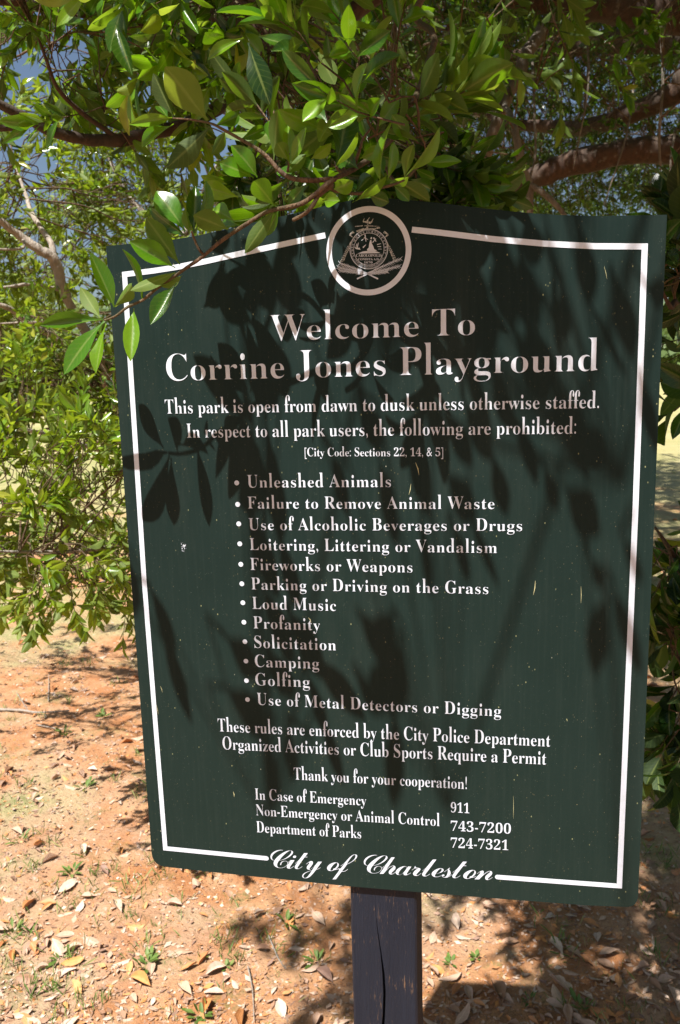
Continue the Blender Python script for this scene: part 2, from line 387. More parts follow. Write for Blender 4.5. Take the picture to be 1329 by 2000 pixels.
        for k, (b, d, nn, ln, wq, tone, sh) in enumerate(parts):
            i = sh if sh is not None else (k * 5 + 3) % 12
            tb = min(0.97, round(tone * 8) / 8)
            me = hero_mesh(i, tb, wq, s.lm); o = bpy.data.objects.new('leaf', me); COL.objects.link(o); o.parent = root
            X = norm(np.cross(d, nn)); Z = np.cross(X, d); Mx = Matrix.Identity(4)
            for a_ in range(3):
                Mx[a_][0] = X[a_] * ln; Mx[a_][1] = d[a_] * ln; Mx[a_][2] = Z[a_] * ln; Mx[a_][3] = b[a_]
            o.matrix_parent_inverse = inv; o.matrix_basis = Mx
        if s.tw[0]:
            off = 0; Qs = []
            for V, Q in zip(*s.tw): Qs.append(Q + off); off += len(V)
            o = link('twigs', npmesh('twigs', np.concatenate(s.tw[0]), np.concatenate(Qs)), M_TWIG, root); o['kind'] = 'stuff'
BX0, BX1, BY0, BY1 = S2(205, 700)[0], S2(1300, 700)[0], S2(750, 1740)[1], S2(750, 390)[1]
def S2v(P, x, y):
    depth = (P - SO) @ SN     # > 0 in front of the board
    inside = (x > 290) & (x < 1240) & (y > 480) & (y < 1680)
    return inside & (depth < -0.02), depth
def shade_sign(c, pad=0.12, up=0.0, left=0.0):
    """does something at c throw its shade on the board?"""
    t = (c - SO).dot(SN) / L.dot(SN)
    if t < 0: return False
    q = c - L * t - SO; u, v = q.dot(SA), q[2]
    return (BX0 - pad < u < BX1 + pad and BY0 - pad < v < BY1 + pad) or (up > 0 and BX0 - left < u < BX0 + .36 and v > BY0 and v < BY1 + up)

# ------------------------------------------------------------------ ground
def gh(x, y):
    return (0.012 * np.sin(x * 2.1 + 1.3) * np.sin(y * 1.7) + 0.006 * np.sin(x * 7.3 + y * 3.1) * np.sin(y * 6.1 - x) + 0.003 * np.sin(x * 19 + 2 * np.sin(y * 13)) * np.sin(y * 17 + 1.7 * np.sin(x * 9)))
def axis(lo, hi, step, far):
    a = list(np.arange(lo, hi + 1e-6, step)); g = []; d = step
    v = hi
    while v < far: d *= 1.22; v += d; g.append(v)
    h = []; v = lo; d = step
    while v > -far: d *= 1.22; v -= d; h.append(v)
    return np.array(h[::-1] + a + g)
gx = axis(-2.4, 2.6, 0.025, 700); gy = axis(1.3, 6.5, 0.025, 700)
X, Y = np.meshgrid(gx, gy, indexing='ij'); fade = np.exp(-np.maximum(0, np.hypot(X, Y) - 8) / 6)
Z = gh(X, Y) * (0.25 + 0.75 * fade) + RNG.normal(0, 0.0028, X.shape) * fade
nx, ny = len(gx), len(gy); I = np.arange(nx * ny).reshape(nx, ny)
Q = np.stack([I[:-1, :-1], I[1:, :-1], I[1:, 1:], I[:-1, 1:]], -1).reshape(-1, 4)
m, nt, b = mat('sandy_soil_and_grass'); p = geo_pos(nt)
sep = nt.nodes.new('ShaderNodeSeparateXYZ'); nt.links.new(p, sep.inputs[0])
big = noise(nt, p, 1.3, 5, 0.6); med = noise(nt, p, 7, 5, 0.6); fine = noise(nt, p, 60, 6, 0.7); grit = noise(nt, p, 320, 3, 0.7)
soil = mix(nt, ramp(nt, med, [(0.38, 0.0), (0.62, 1.0)]), (0.42, 0.175, 0.065), (0.52, 0.285, 0.145))
soil = mix(nt, ramp(nt, big, [(0.48, 0.0), (0.60, 0.8)]), soil, (0.52, 0.345, 0.235))
soil = mix(nt, mth(nt, 'MULTIPLY', ramp(nt, fine, [(0.52, 0.0), (0.68, 1.0)]), 0.55), soil, (0.24, 0.105, 0.05))
soil = mix(nt, ramp(nt, noise(nt, p, 22, 5, 0.7), [(0.60, 0.0), (0.68, 0.7)]), soil, (0.63, 0.50, 0.40))
soil = mix(nt, ramp(nt, grit, [(0.63, 0.0), (0.72, 0.8)]), soil, (0.70, 0.58, 0.46))
soil = mix(nt, ramp(nt, grit, [(0.26, 0.8), (0.36, 0.0)]), soil, (0.13, 0.07, 0.04))
dist = mth(nt, 'ADD', mth(nt, 'MULTIPLY', sep.outputs[1], 0.082), mth(nt, 'MULTIPLY', mth(nt, 'SUBTRACT', big, 0.5), 2.4))
gn = noise(nt, mapping(nt, p, (1, 1, 1)), 0.35, 8, 0.72)
grass = mix(nt, ramp(nt, gn, [(0.35, 0.0), (0.65, 1.0)]), (0.26, 0.29, 0.09), (0.50, 0.42, 0.22))
grass = mix(nt, mth(nt, 'MULTIPLY', ramp(nt, fine, [(0.4, 0.0), (0.65, 1.0)]), 0.5), grass, (0.12, 0.16, 0.04))
col = mix(nt, ramp(nt, dist, [(0.30, 0.0), (0.75, 0.9)]), soil, grass)
spots = mth(nt, 'MULTIPLY', ramp(nt, noise(nt, p, 4.5, 6, 0.7), [(0.54, 0.0), (0.64, 1.0)]), ramp(nt, fine, [(0.42, 0.0), (0.55, 0.6)]))
col = mix(nt, spots, col, (0.15, 0.17, 0.05))
nt.links.new(col, b.inputs['Base Color']); b.inputs['Roughness'].default_value = 0.95
bump(nt, b, mth(nt, 'ADD', mth(nt, 'MULTIPLY', fine, 1.0), mth(nt, 'MULTIPLY', grit, 0.5)), 0.9, 0.012)
M_GROUND = m
go = link('ground', npmesh('ground', np.stack([X.ravel(), Y.ravel(), Z.ravel()], 1), Q), m); tag(go, kind='structure')

# ------------------------------------------------------------------ the sign
base = SO + SA * 0.30; base[2] = 0
sign = empty('park_sign', (0, 0, 0), 'dark green park rules sign with white lettering and city seal on a black wooden post', 'sign')
# its children are built in the sign's own frame: x along the board, y away from the viewer, z up
SIGN_M = Matrix(((SA[0], -SN[0], 0, SO[0]), (SA[1], -SN[1], 0, SO[1]), (0, 0, 1, SO[2]), (0, 0, 0, 1)))
sign.location = (base[0], base[1], 0); sign.rotation_euler[2] = math.atan2(SA[1], SA[0])
SOFF = Vector((-0.30, 0, SO[2]))
def spart(name, me, m, parent=None, label=None):
    o = bpy.data.objects.new(name, me); COL.objects.link(o); me.materials.append(m); o.parent = parent or sign
    if parent is None: o.location = SOFF
    if label: o['label'] = label
    return o

m, nt, b = mat('green_sign_face'); p = obj_pos(nt)
n1 = noise(nt, p, 9, 5, 0.6); st = noise(nt, mapping(nt, p, (260, 260, 9)), 1.0, 3, 0.6)
c = mix(nt, n1, (0.0052, 0.0148, 0.0132), (0.0090, 0.0210, 0.0190))
sz = nt.nodes.new('ShaderNodeSeparateXYZ'); nt.links.new(p, sz.inputs[0])
lower = ramp(nt, mth(nt, 'ADD', mth(nt, 'MULTIPLY', sz.outputs[2], -1.25), mth(nt, 'MULTIPLY', n1, 0.15)), [(0.15, 0.0), (1.0, 1.0)])
c = mix(nt, mth(nt, 'MULTIPLY', lower, 0.5), c, (0.015, 0.027, 0.022))      # paler toward the ground
c = mix(nt, ramp(nt, noise(nt, mapping(nt, p, (14, 14, 3.2)), 1.0, 6, .7), [(0.50, 0.0), (0.75, 0.45)]), c, (0.024, 0.034, 0.029))
c = mix(nt, ramp(nt, st, [(0.50, 0.0), (0.80, 0.05)]), c, (0.10, 0.13, 0.11))
for sc_, th, cc, am in ((120, 0.10, (0.24, 0.25, 0.13), 0.9), (260, 0.13, (0.16, 0.14, 0.08), 0.8), (430, 0.16, (0.09, 0.11, 0.09), 0.8), (55, 0.035, (0.45, 0.46, 0.36), 0.9)):
    v = N(nt, 'TexVoronoi', Scale=sc_); nt.links.new(mapping(nt, p, (1, 1, 0.62), (0, 0.3, 0)), v.inputs['Vector'])
    gate = ramp(nt, noise(nt, p, sc_ * .21, 2), [(0.52, 0.0), (0.60, am)])
    c = mix(nt, mth(nt, 'MULTIPLY', ramp(nt, v.outputs['Distance'], [(th * .5, 1.0), (th, 0.0)]), gate), c, cc)
nt.links.new(c, b.inputs['Base Color']); b.inputs['Specular IOR Level'].default_value = 0.12
nt.links.new(ramp(nt, n1, [(0.3, 0.44), (0.7, 0.58)]), b.inputs['Roughness'])
bump(nt, b, st, 0.04, 0.0004); M_GREEN = m
m, nt, b = mat('white_vinyl'); p = obj_pos(nt)
c = mix(nt, ramp(nt, noise(nt, p, 60, 5, .7), [(0.4, 0.0), (0.75, 0.55)]), (0.61, 0.66, 0.76), (0.50, 0.54, 0.58))
nt.links.new(c, b.inputs['Base Color']); b.inputs['Roughness'].default_value = 0.5; M_WHITE = m
m, nt, b = mat('painted_edge'); b.inputs['Base Color'].default_value = (0.04, 0.055, 0.045, 1)
c = mix(nt, ramp(nt, noise(nt, obj_pos(nt), 80, 4), [(0.5, 0.0), (0.62, 0.8)]), (0.03, 0.045, 0.04), (0.16, 0.17, 0.13)); nt.links.new(c, b.inputs['Base Color']); M_EDGE = m

TOPE = [(208.6, 480.7), (255, 477), (300, 473), (345, 468), (397, 459), (448, 447.5), (500, 434.5), (544, 425), (590, 414.5), (632, 404), (672, 395), (705, 389), (735, 387), (768, 389), (812, 393), (860, 397.5), (932, 406.5), (985, 412.5), (1032, 417), (1095, 421), (1163, 423), (1230, 422), (1302, 419.5)]
BOT = [(1230, 1772.8), (1150, 1767.8), (1000, 1756.5), (850, 1744.5), (679.5, 1730), (500, 1711.5), (400, 1701), (318, 1692)]
def rounded(c, p_in, p_out, n=6):
    c, a, d = map(np.array, (c, p_in, p_out)); return [tuple((1 - t) ** 2 * a + 2 * t * (1 - t) * c + t * t * d) for t in np.linspace(0, 1, n)]
outl = [S2(*q) for q in TOPE]
rc = S2(1244, 1774); outl += [np.array(q) for q in rounded(rc, rc + np.array([0.0005, 0.017]), rc + np.array([-0.017, 0.0008]))]
outl += [S2(*q) for q in BOT[1:-1]]
lc = S2(299, 1690); outl += [np.array(q) for q in rounded(lc, lc + np.array([0.019, 0.0]), lc + np.array([0, 0.019]))]
TH = 0.007
# board: densely filled front and back so that it shades well, with a slightly eased edge
n = len(outl); cen = sum(outl) / n; V = []; Fc = []
rings = [(0.0006, 0.0, 0.0), (0.0, 0.0006, 0.0), (0.0, TH - 0.0006, 0), (0.0006, TH, 0)]
for ins, yy, _ in rings:
    for k in range(n):
        t = norm(outl[(k + 1) % n] - outl[k - 1]); nrm_ = np.array([t[1], -t[0]])   # polygon is clockwise seen from the front
        q = outl[k] - ins * np.array([-nrm_[0], -nrm_[1]]) * -1
        V.append((q[0], yy, q[1]))
for r_ in range(3):
    for k in range(n): Fc.append((r_ * n + k, r_ * n + (k + 1) % n, (r_ + 1) * n + (k + 1) % n, (r_ + 1) * n + k))
V.append((cen[0], 0, cen[1])); V.append((cen[0], TH, cen[1]))
me = bpy.data.meshes.new('board'); FF = [tuple(range(n))[::-1], tuple(range(3 * n, 4 * n))] + Fc
me.from_pydata([tuple(map(float, v)) for v in V[:4 * n]], [], FF); me.update()
bm = bmesh.new(); bm.from_mesh(me); bmesh.ops.recalc_face_normals(bm, faces=bm.faces); bm.to_mesh(me); bm.free()
board = spart('board', me, M_GREEN, label='dark green board with a humped top edge'); me.materials.append(M_EDGE)
me.polygons.foreach_set('material_index', [0 if i < 2 else 1 for i in range(len(me.polygons))])

YF = -0.0005          # print stands half a millimetre proud of the board
def ribbon(name, pts, th, endcap=(False, False), label=None):
    """painted line of constant width, centre line in board coordinates"""
    P = [np.array(p) for p in pts]; Lf = []; Rt = []
    for i in range(len(P)):
        if i == 0: t = norm(P[1] - P[0]); s_ = 1
        elif i == len(P) - 1: t = norm(P[-1] - P[-2]); s_ = 1
        else:
            t1, t2 = norm(P[i] - P[i - 1]), norm(P[i + 1] - P[i]); t = norm(t1 + t2); s_ = 1 / max(.3, t.dot(t1))
        nn = np.array([-t[1], t[0]]) * th / 2 * s_; Lf.append(P[i] + nn); Rt.append(P[i] - nn)
    V = [(q[0], YF, q[1]) for q in Lf] + [(q[0], YF, q[1]) for q in Rt]; k = len(P)
    Fc = [(i, i + 1, k + i + 1, k + i) for i in range(k - 1)]
    for e, (pt, dr) in enumerate(((P[0], P[0] - P[1]), (P[-1], P[-1] - P[-2]))):
        if endcap[e]:
            d = norm(dr); nn = np.array([-d[1], d[0]]); b0 = len(V)
            for a in np.linspace(-math.pi / 2, math.pi / 2, 7): q = pt + (math.sin(a) * nn + math.cos(a) * d) * th / 2; V.append((q[0], YF, q[1]))
            Fc.append(tuple(range(b0, b0 + 7)))
    me = pymesh(name, V, Fc); bm = bmesh.new(); bm.from_mesh(me)
    for f in bm.faces:
        f.normal_update()
        if f.normal.y > 0: f.normal_flip()
    bm.to_mesh(me); bm.free()
    return spart(name, me, M_WHITE, label=label)
BT = 0.0063
ribbon('border_line', [S2(521, 1676)] + [S2(430, 1667), S2(323.5, 1656.5)] + [S2(282, 1130), S2(244, 536)] + [S2(300, 529), S2(345, 522), S2(400, 511), S2(458, 498), S2(520, 484.5), S2(575, 472.5), S2(636, 459.5)], BT, (True, False), 'left part of the white painted border')
ribbon('border_line', [S2(805, 448.5), S2(860, 454.5), S2(962, 467), S2(1063, 476), S2(1163, 481), S2(1259.5, 481.5), S2(1242, 980), S2(1210, 1730), S2(1100, 1722), S2(972, 1712.5)], BT, (False, True), 'right part of the white painted border')
# ring of the seal
rcx = (S2(638, 489) + S2(804, 489)) / 2; rcy = (S2(721, 403.5) + S2(721, 576)) / 2; RC = np.array([rcx[0], rcy[1]]); RR = (S2(804, 489)[0] - S2(638, 489)[0]) / 2
def ring_mesh(name, c, r0, r1, n=64, y=YF):
    V = []; Fc = []
    for k in range(n):
        a = 2 * math.pi * k / n; V += [(c[0] + r0 * math.cos(a), y, c[1] + r0 * math.sin(a)), (c[0] + r1 * math.cos(a), y, c[1] + r1 * math.sin(a))]
    for k in range(n): j = (k + 1) % n; Fc.append((2 * k, 2 * j, 2 * j + 1, 2 * k + 1))
    return pymesh(name, V, Fc)
spart('seal_ring', ring_mesh('seal_ring', RC, RR - 0.0063, RR, 96), M_WHITE, label='white ring around the city seal')

# ---- lettering: glyph outlines of the built-in font, reshaped to low x-height and tall ascenders
GC = {}
def to_serif(ch):
    o = ord(ch)
    if 65 <= o <= 90: return chr(0x1D400 + o - 65)
    if 97 <= o <= 122: return chr(0x1D41A + o - 97)
    if 48 <= o <= 57: return chr(0x1D7CE + o - 48)
    return ch
def to_script(ch):
    o = ord(ch)
    if 65 <= o <= 90: return chr(0x1D4D0 + o - 65)
    if 97 <= o <= 122: return chr(0x1D4EA + o - 97)
    return ch
def raw(text, off):
    c = bpy.data.curves.new('glyph', 'FONT'); c.body = text; c.size = 1.0; c.offset = off; c.resolution_u = 5; c.fill_mode = 'BOTH'
    o = bpy.data.objects.new('glyph', c); COL.objects.link(o)
    me = bpy.data.meshes.new_from_object(o.evaluated_get(bpy.context.evaluated_depsgraph_get()))
    n = len(me.vertices); co = np.empty(n * 3, np.float32); me.vertices.foreach_get('co', co); co = co.reshape(-1, 3)
    fs = [tuple(p.vertices) for p in me.polygons]
    bpy.data.objects.remove(o); bpy.data.curves.remove(c); bpy.data.meshes.remove(me); return co, fs
def glyph(ch, style, off):
    k = (ch, style, off)
    if k in GC: return GC[k]
    u = to_serif(ch) if style == 'serif' else to_script(ch)
    H = 'H'
    wHH = raw(H + H, 0)[0][:, 0].max(); wHuH = raw(H + u + H, 0)[0][:, 0].max(); adv = wHuH - wHH
    if ch == ' ': GC[k] = (np.zeros((0, 3)), [], 0.27 if style == 'serif' else 0.30); return GC[k]
    co, fs = raw(u, off); co = co.copy()
    if style == 'serif':
        xh, cap = 0.473, 0.676; y = co[:, 1]
        if ch.islower():
            f = 0.80; low = np.where(y > 0, y * f, y * 0.95)
            if ch in 'bdfhkl': up = xh * f + (y - xh) * ((0.80 - xh * f) / (cap + .01 - xh))
            elif ch in 'ij': up = xh * f + (y - xh) * 1.25
            elif ch == 't': up = xh * f + (y - xh) * 1.1
            else: up = xh * f + (y - xh) * f
            co[:, 1] = np.where(y > xh, up, low)
        elif ch.isdigit(): co[:, 1] = y * 0.95
        if ch in '[](),:;.!&-': co[:, 0] *= 0.9; adv *= 0.9
    GC[k] = (co, fs, adv); return GC[k]
def line(text, A, B, cap_px, style='serif', off=-0.014, label=None, arc=None, name='lettering', parent=None, track=0.0, shear=0.0, mat_=None):
    xs = 0; Vs = []; Fs = []; n = 0
    for ch in text:
        co, fs, adv = glyph(ch, style, off)
        if len(co):
            c2 = co.copy(); c2[:, 0] += xs; Vs.append(c2); Fs += [tuple(i + n for i in f) for f in fs]; n += len(co)
        xs += adv + track
    V = np.concatenate(Vs); x0, x1 = V[:, 0].min(), V[:, 0].max()
    a, b_ = S2(*A), S2(*B); wv = b_ - a; wl = np.linalg.norm(wv); ux = wv / wl; kx = wl / (x1 - x0)
    mid = ((A[0] + B[0]) / 2, (A[1] + B[1]) / 2); ch_ = np.linalg.norm(S2(mid[0], mid[1] - cap_px) - S2(*mid)); ky = ch_ / 0.676
    xx = (V[:, 0] - x0) * kx + V[:, 1] * ky * shear; yy = V[:, 1] * ky
    sag = 0.0
    o1 = np.zeros((len(V), 3)); o1[:, 0] = a[0] + ux[0] * xx; o1[:, 2] = a[1] + ux[1] * xx + yy; o1[:, 1] = YF
    dv = .005 * ky if style == 'serif' else 0.0; o2 = o1.copy(); o1[:, 2] += dv; o2[:, 2] -= dv; o2[:, 1] -= .00012      # strengthens the thin strokes
    out = np.concatenate([o1, o2]) if dv else o1; Fs = Fs + [tuple(i + len(V) for i in f) for f in Fs] if dv else Fs
    me = pymesh(name, out, Fs); bm = bmesh.new(); bm.from_mesh(me)
    for f in bm.faces:
        f.normal_update()
        if f.normal.y > 0: f.normal_flip()
    bm.to_mesh(me); bm.free()
    return spart(name, me, mat_ or M_WHITE, parent, label)
line('Welcome To', (530, 666), (928, 654), 52, label='heading reading Welcome To')
line('Corrine Jones Playground', (327, 744), (1168, 724), 55, label='heading reading Corrine Jones Playground')
line('This park is open from dawn to dusk unless otherwise staffed.', (324, 808), (1170, 797), 29, off=-.012, label='line about the opening hours')
line('In respect to all park users, the following are prohibited:', (366, 855), (1125, 847), 29, off=-.012)
line('[City Code: Sections 22, 14, & 5]', (596, 891), (866, 891), 17, off=-.012, label='small line citing the city code')
rows = [('Unleashed Animals', (484, 952), (764, 951), (463, 943)), ('Failure to Remove Animal Waste', (485, 993), (966, 994), (465, 985)),
        ('Use of Alcoholic Beverages or Drugs', (487, 1035), (1020, 1037), (467, 1023)), ('Loitering, Littering or Vandalism', (489, 1074), (971, 1080), (469, 1062)),
        ('Fireworks or Weapons', (490, 1113), (806, 1118), (471, 1102)), ('Parking or Driving on the Grass', (492, 1151), (954, 1160), (473, 1140)),
        ('Loud Music', (494, 1189), (657, 1193), (475, 1177)), ('Profanity', (496, 1227), (626, 1231), (477, 1215)),
        ('Solicitation', (498, 1265), (657, 1270), (479, 1253)), ('Camping', (499, 1302), (624, 1306), (481, 1291)),
        ('Golfing', (500, 1338), (606, 1342), (482, 1329)), ('Use of Metal Detectors or Digging', (503, 1376), (979, 1399), (484, 1366))]
for k, (t, A, B, bl) in enumerate(rows):
    line(t, A, B, 24 if k else 25, off=-.012, track=0.03, label='rule reading ' + t)
    c = S2(*bl); V = [(c[0] + 0.0031 * math.cos(a), YF, c[1] + 0.0031 * math.sin(a)) for a in np.linspace(0, 2 * math.pi, 14, endpoint=False)]
    spart('bullet', pymesh('bullet', V, [tuple(range(14))]), M_WHITE)
line('These rules are enforced by the City Police Department', (427, 1428), (1075, 1458), 26, off=-.012)
line('Organized Activities or Club Sports Require a Permit', (436, 1463), (1067, 1493), 26, off=-.012)
line('Thank you for your cooperation!', (575, 1522), (912, 1541), 24, off=-.012)
line('In Case of Emergency', (499, 1561), (716, 1573), 22, off=-.012)
line('911', (881, 1586), (917, 1588), 20, off=-.012)
line('Non-Emergency or Animal Control', (501, 1592), (859, 1613), 22, off=-.012)
line('743-7200', (881, 1622), (998, 1628), 20, off=-.012)
line('Department of Parks', (502, 1625), (706, 1637), 22, off=-.012)
line('724-7321', (881, 1655), (993, 1660), 20, off=-.012)
line('City of Charleston', (528, 1694), (962, 1719), 40, style='script', off=-0.009, track=-0.11, shear=0.08, label='white script reading City of Charleston')

# ---- the seal inside the ring
m, nt, b = mat('seal_print'); p = obj_pos(nt)
c = ramp(nt, noise(nt, p, 900, 3, .8), [(0.42, (0.62, 0.62, 0.61)), (0.56, (0.10, 0.13, 0.12))]); nt.links.new(c, b.inputs['Base Color']); b.inputs['Roughness'].default_value = .5; M_SEALH = m
def shape(name, polys, m, parent=None, label=None, y=YF):
    V = []; Fc = []
    for P in polys:
        n0 = len(V); V += [(q[0], y, q[1]) for q in P]; Fc.append(tuple(range(n0, n0 + len(P))))
    me = pymesh(name, V, Fc); bm = bmesh.new(); bm.from_mesh(me); bmesh.ops.triangulate(bm, faces=bm.faces)
    for f in bm.faces:
        f.normal_update()
        if f.normal.y > 0: f.normal_flip()
    bm.to_mesh(me); bm.free(); return spart(name, me, m, parent, label)
def sp(x, y): return S2(600 + x / 5.112, 380 + y / 5.112)      # measured on an enlarged view of the seal
def stroke(a, b_, w0, w1=None):
    a, b_ = sp(*a), sp(*b_); d = norm(b_ - a); nn = np.array([-d[1], d[0]]); k = 1 / 5.112 * (S2(721, 489)[0] - S2(720, 489)[0]); w1 = w0 if w1 is None else w1
    return [a + nn * w0 * k / 2, b_ + nn * w1 * k / 2, b_ - nn * w1 * k / 2, a - nn * w0 * k / 2]
rs = random.Random(3)
fronds = []
for sgn in (-1, 1):
    x0 = 605
    A0 = (605 + sgn * -100, 845)
    for (ex, ey) in ((335, 690), (320, 730), (330, 760)) if sgn < 0 else ((930, 645), (915, 720), (800, 770)):
        tip = (ex, ey); fronds.append(stroke((605 - sgn * 40, 800), tip, 9, 3))
        for k in range(16):
            t = .25 + .75 * k / 15; cx = 605 - sgn * 40 + (ex - 605 + sgn * 40) * t; cy = 800 + (ey - 800) * t
            for q in (-1, 1): fronds.append(stroke((cx, cy), (cx + sgn * 26 + rs.uniform(-5, 5), cy + q * 20 - 6 + rs.uniform(-5, 5)), 6, 2))
    fronds.append(stroke((605 - sgn * 105, 842), (605 + sgn * 60, 765), 15, 7))
shape('seal_fronds', fronds, M_WHITE, label='crossed palmetto fronds below the seal')
side = []
for sgn in (-1, 1):
    for k in range(9):
        yy = 520 + k * 18; xo = 618 + sgn * (185 + k * 9)
        for j in range(3): side.append(stroke((xo + sgn * j * 12 - 5 * sgn, yy), (xo + sgn * j * 12 + 4 * sgn, yy), 11))
    side.append(stroke((618 + sgn * 150, 372), (618 + sgn * 192, 400), 26, 10)); side.append(stroke((618 + sgn * 192, 400), (618 + sgn * 160, 430), 18, 6))
    side.append(stroke((618 + sgn * 180, 470), (618 + sgn * 250, 660), 8, 10))
shape('seal_scroll', side[:30], M_SEALH, label='stone pier and scroll left of the seal'); shape('seal_scroll', side[30:], M_SEALH, label='stone pier and scroll right of the seal')
crest = [stroke((495, 370), (560, 345), 16), stroke((560, 345), (660, 345), 16), stroke((660, 345), (730, 330), 12), stroke((480, 320), (560, 312), 7), stroke((575, 312), (720, 318), 8, 4), stroke((600, 345), (610, 290), 20, 8), stroke((560, 270), (640, 285), 12, 22), stroke((640, 285), (662, 240), 14, 4), stroke((560, 270), (575, 235), 6, 3), stroke((600, 270), (625, 228), 16, 4)]
shape('seal_crest', crest, M_SEALH, label='bird crest above the seal')
cc = sp(618, 545); kk = sp(718, 545)[0] - sp(618, 545)[0]; kk /= 100
seal = spart('seal', ring_mesh('seal', cc, 186 * kk, 192 * kk, 72), M_WHITE, label='round city seal with lettering and standing figure')
spart('seal_rim', ring_mesh('seal_rim', cc, 150 * kk, 154 * kk, 72), M_WHITE)
dots = []
for k in range(88):
    a = 2 * math.pi * k / 88; c0 = cc + 179 * kk * np.array([math.cos(a), math.sin(a)]); d = 2.6 * kk; dots.append([c0 + d * np.array(q) for q in ((-1, -1), (1, -1), (1, 1), (-1, 1))])
shape('seal_beading', dots, M_WHITE)
def arc_text(text, a0, a1, r0, size, inward=False):
    gl = [glyph(ch, 'serif', -.005) for ch in text]; tot = sum(g[2] for g in gl); Vs = []; Fs = []; n = 0; x = 0
    for g in gl:
        co, fs, adv = g
        if len(co):
            t = (x + adv / 2) / tot; a = a0 + (a1 - a0) * t; lx = (co[:, 0] - adv / 2) * size; ly = co[:, 1] * size
            tx, ty = (math.sin(a), -math.cos(a)) if not inward else (-math.sin(a), math.cos(a)); ux, uy = (math.cos(a), math.sin(a)) if not inward else (-math.cos(a), -math.sin(a))
            rr = r0 if not inward else r0
            Px = cc[0] + rr * math.cos(a) + lx * tx + ly * ux; Py = cc[1] + rr * math.sin(a) + lx * ty + ly * uy
            Vs.append(np.stack([Px, np.full(len(Px), YF), Py], 1)); Fs += [tuple(i + n for i in f) for f in fs]; n += len(co)
        x += adv
    me = pymesh('lettering', np.concatenate(Vs), Fs); return spart('lettering', me, M_WHITE)
arc_text('AEDES MORES JURAQUE CURAT', math.radians(205), math.radians(-20), 158 * kk, 26 * kk)
arc_text('CIVITATIS REGIMINE DONATA', math.radians(212), math.radians(328), 172 * kk, 22 * kk, True)
fig = [[sp(x, y) for x, y in ((505, 590), (560, 568), (640, 560), (700, 570), (735, 585))],
       [sp(x, y) for x, y in ((608, 572), (600, 548), (618, 530), (622, 492), (632, 455), (643, 455), (648, 490), (662, 515), (672, 545), (700, 560), (660, 572))],
       stroke((640, 445), (645, 425), 16, 10), stroke((655, 480), (690, 440), 8, 5), stroke((665, 430), (690, 470), 14, 6),
       [sp(x, y) for x, y in ((470, 520), (490, 545), (535, 552), (525, 530), (500, 535))], stroke((500, 535), (515, 480), 14, 4), stroke((490, 520), (500, 490), 8, 4),
       stroke((580, 400), (590, 470), 12, 6), stroke((570, 430), (610, 450), 10, 4), stroke((700, 500), (740, 490), 8, 4), stroke((705, 520), (740, 520), 6), stroke((710, 545), (745, 545), 4), stroke((560, 530), (590, 500), 14, 3), stroke((545, 460), (570, 440), 7, 3)]
shape('seal_figure', fig, M_WHITE, label='seated figure and ship inside the seal')
def sline(t, x0, x1, y, cap, off=-.004): return line(t, (600 + x0 / 5.112, 380 + y / 5.112), (600 + x1 / 5.112, 380 + y / 5.112), cap / 5.112, off=off)
sline('CAROLOPOLIS', 490, 748, 622, 27); sline('CONDITA A.D.', 510, 722, 656, 20, 0.0); sline('1670', 570, 655, 688, 20, 0.0)

# scratches and a bird spot on the board
m, nt, b = mat('pale_scratch'); b.inputs['Base Color'].default_value = (0.50, 0.48, 0.26, 1); b.inputs['Roughness'].default_value = .8; M_SCR = m
for (x0, y0, x1, y1, ww) in ((812, 903, 819, 928, 2.4), (803, 945, 799, 966, 1.8), (1046, 1134, 1042, 1162, 2.0), (1135, 1145, 1135, 1178, 1.2), (603, 1206, 608, 1216, 3), (456, 1546, 458, 1556, 2.2), (1003, 1554, 1003, 1600, .9), (1180, 520, 1186, 545, 1.0), (306, 1376, 310, 1396, 1.2), (314, 1340, 318, 1352, 1.2)):
    a, b_ = S2(x0, y0), S2(x1, y1); d = norm(b_ - a); nn = np.array([-d[1], d[0]]) * ww * 0.0002; mm = (a + b_) / 2 + nn * 1.5
    shape('scratch', [[a + nn * .3, mm + nn, b_ + nn * .2, b_ - nn * .2, mm - nn, a - nn * .3]], M_SCR)
rr_ = random.Random(5); sp_ = []
for k in range(30):
    c0 = S2(358 + rr_.gauss(0, 2.6), 1067 + rr_.gauss(0, 4)); q = rr_.uniform(.00015, .0006); sp_.append([c0 + q * np.array([math.cos(a), math.sin(a) * 1.3]) for a in np.linspace(0, 6.28, 6, endpoint=False)])
for k, q in enumerate(sp_): pass
shape('bird_spot', sp_, M_WHITE, label='small white splash near the left border')

# ---- post
m, nt, b = mat('black_painted_wood'); p = obj_pos(nt)
gr = noise(nt, mapping(nt, p, (90, 90, 4.5)), 1.0, 6, 0.65); gr2 = noise(nt, mapping(nt, p, (330, 330, 40)), 1.0, 6, 0.8)
c = mix(nt, gr, (0.006, 0.009, 0.018), (0.018, 0.023, 0.038))
wear = mth(nt, 'MULTIPLY', ramp(nt, gr2, [(0.58, 0.0), (0.63, 1.0)]), ramp(nt, noise(nt, p, 18, 3), [(0.47, 0.0), (0.56, 1.0)]))
c = mix(nt, mth(nt, 'MULTIPLY', wear, .8), c, (0.20, 0.12, 0.07))
nt.links.new(c, b.inputs['Base Color']); b.inputs['Roughness'].default_value = .6; b.inputs['Specular IOR Level'].default_value = .3; bump(nt, b, mth(nt, 'ADD', gr, gr2), 0.8, 0.003); M_POST = m
pl, pr = S2(682, 1745)[0], S2(812.5, 1745)[0]
YP0, YP1 = TH + 0.0015, TH + 0.0015 + (pr - pl)
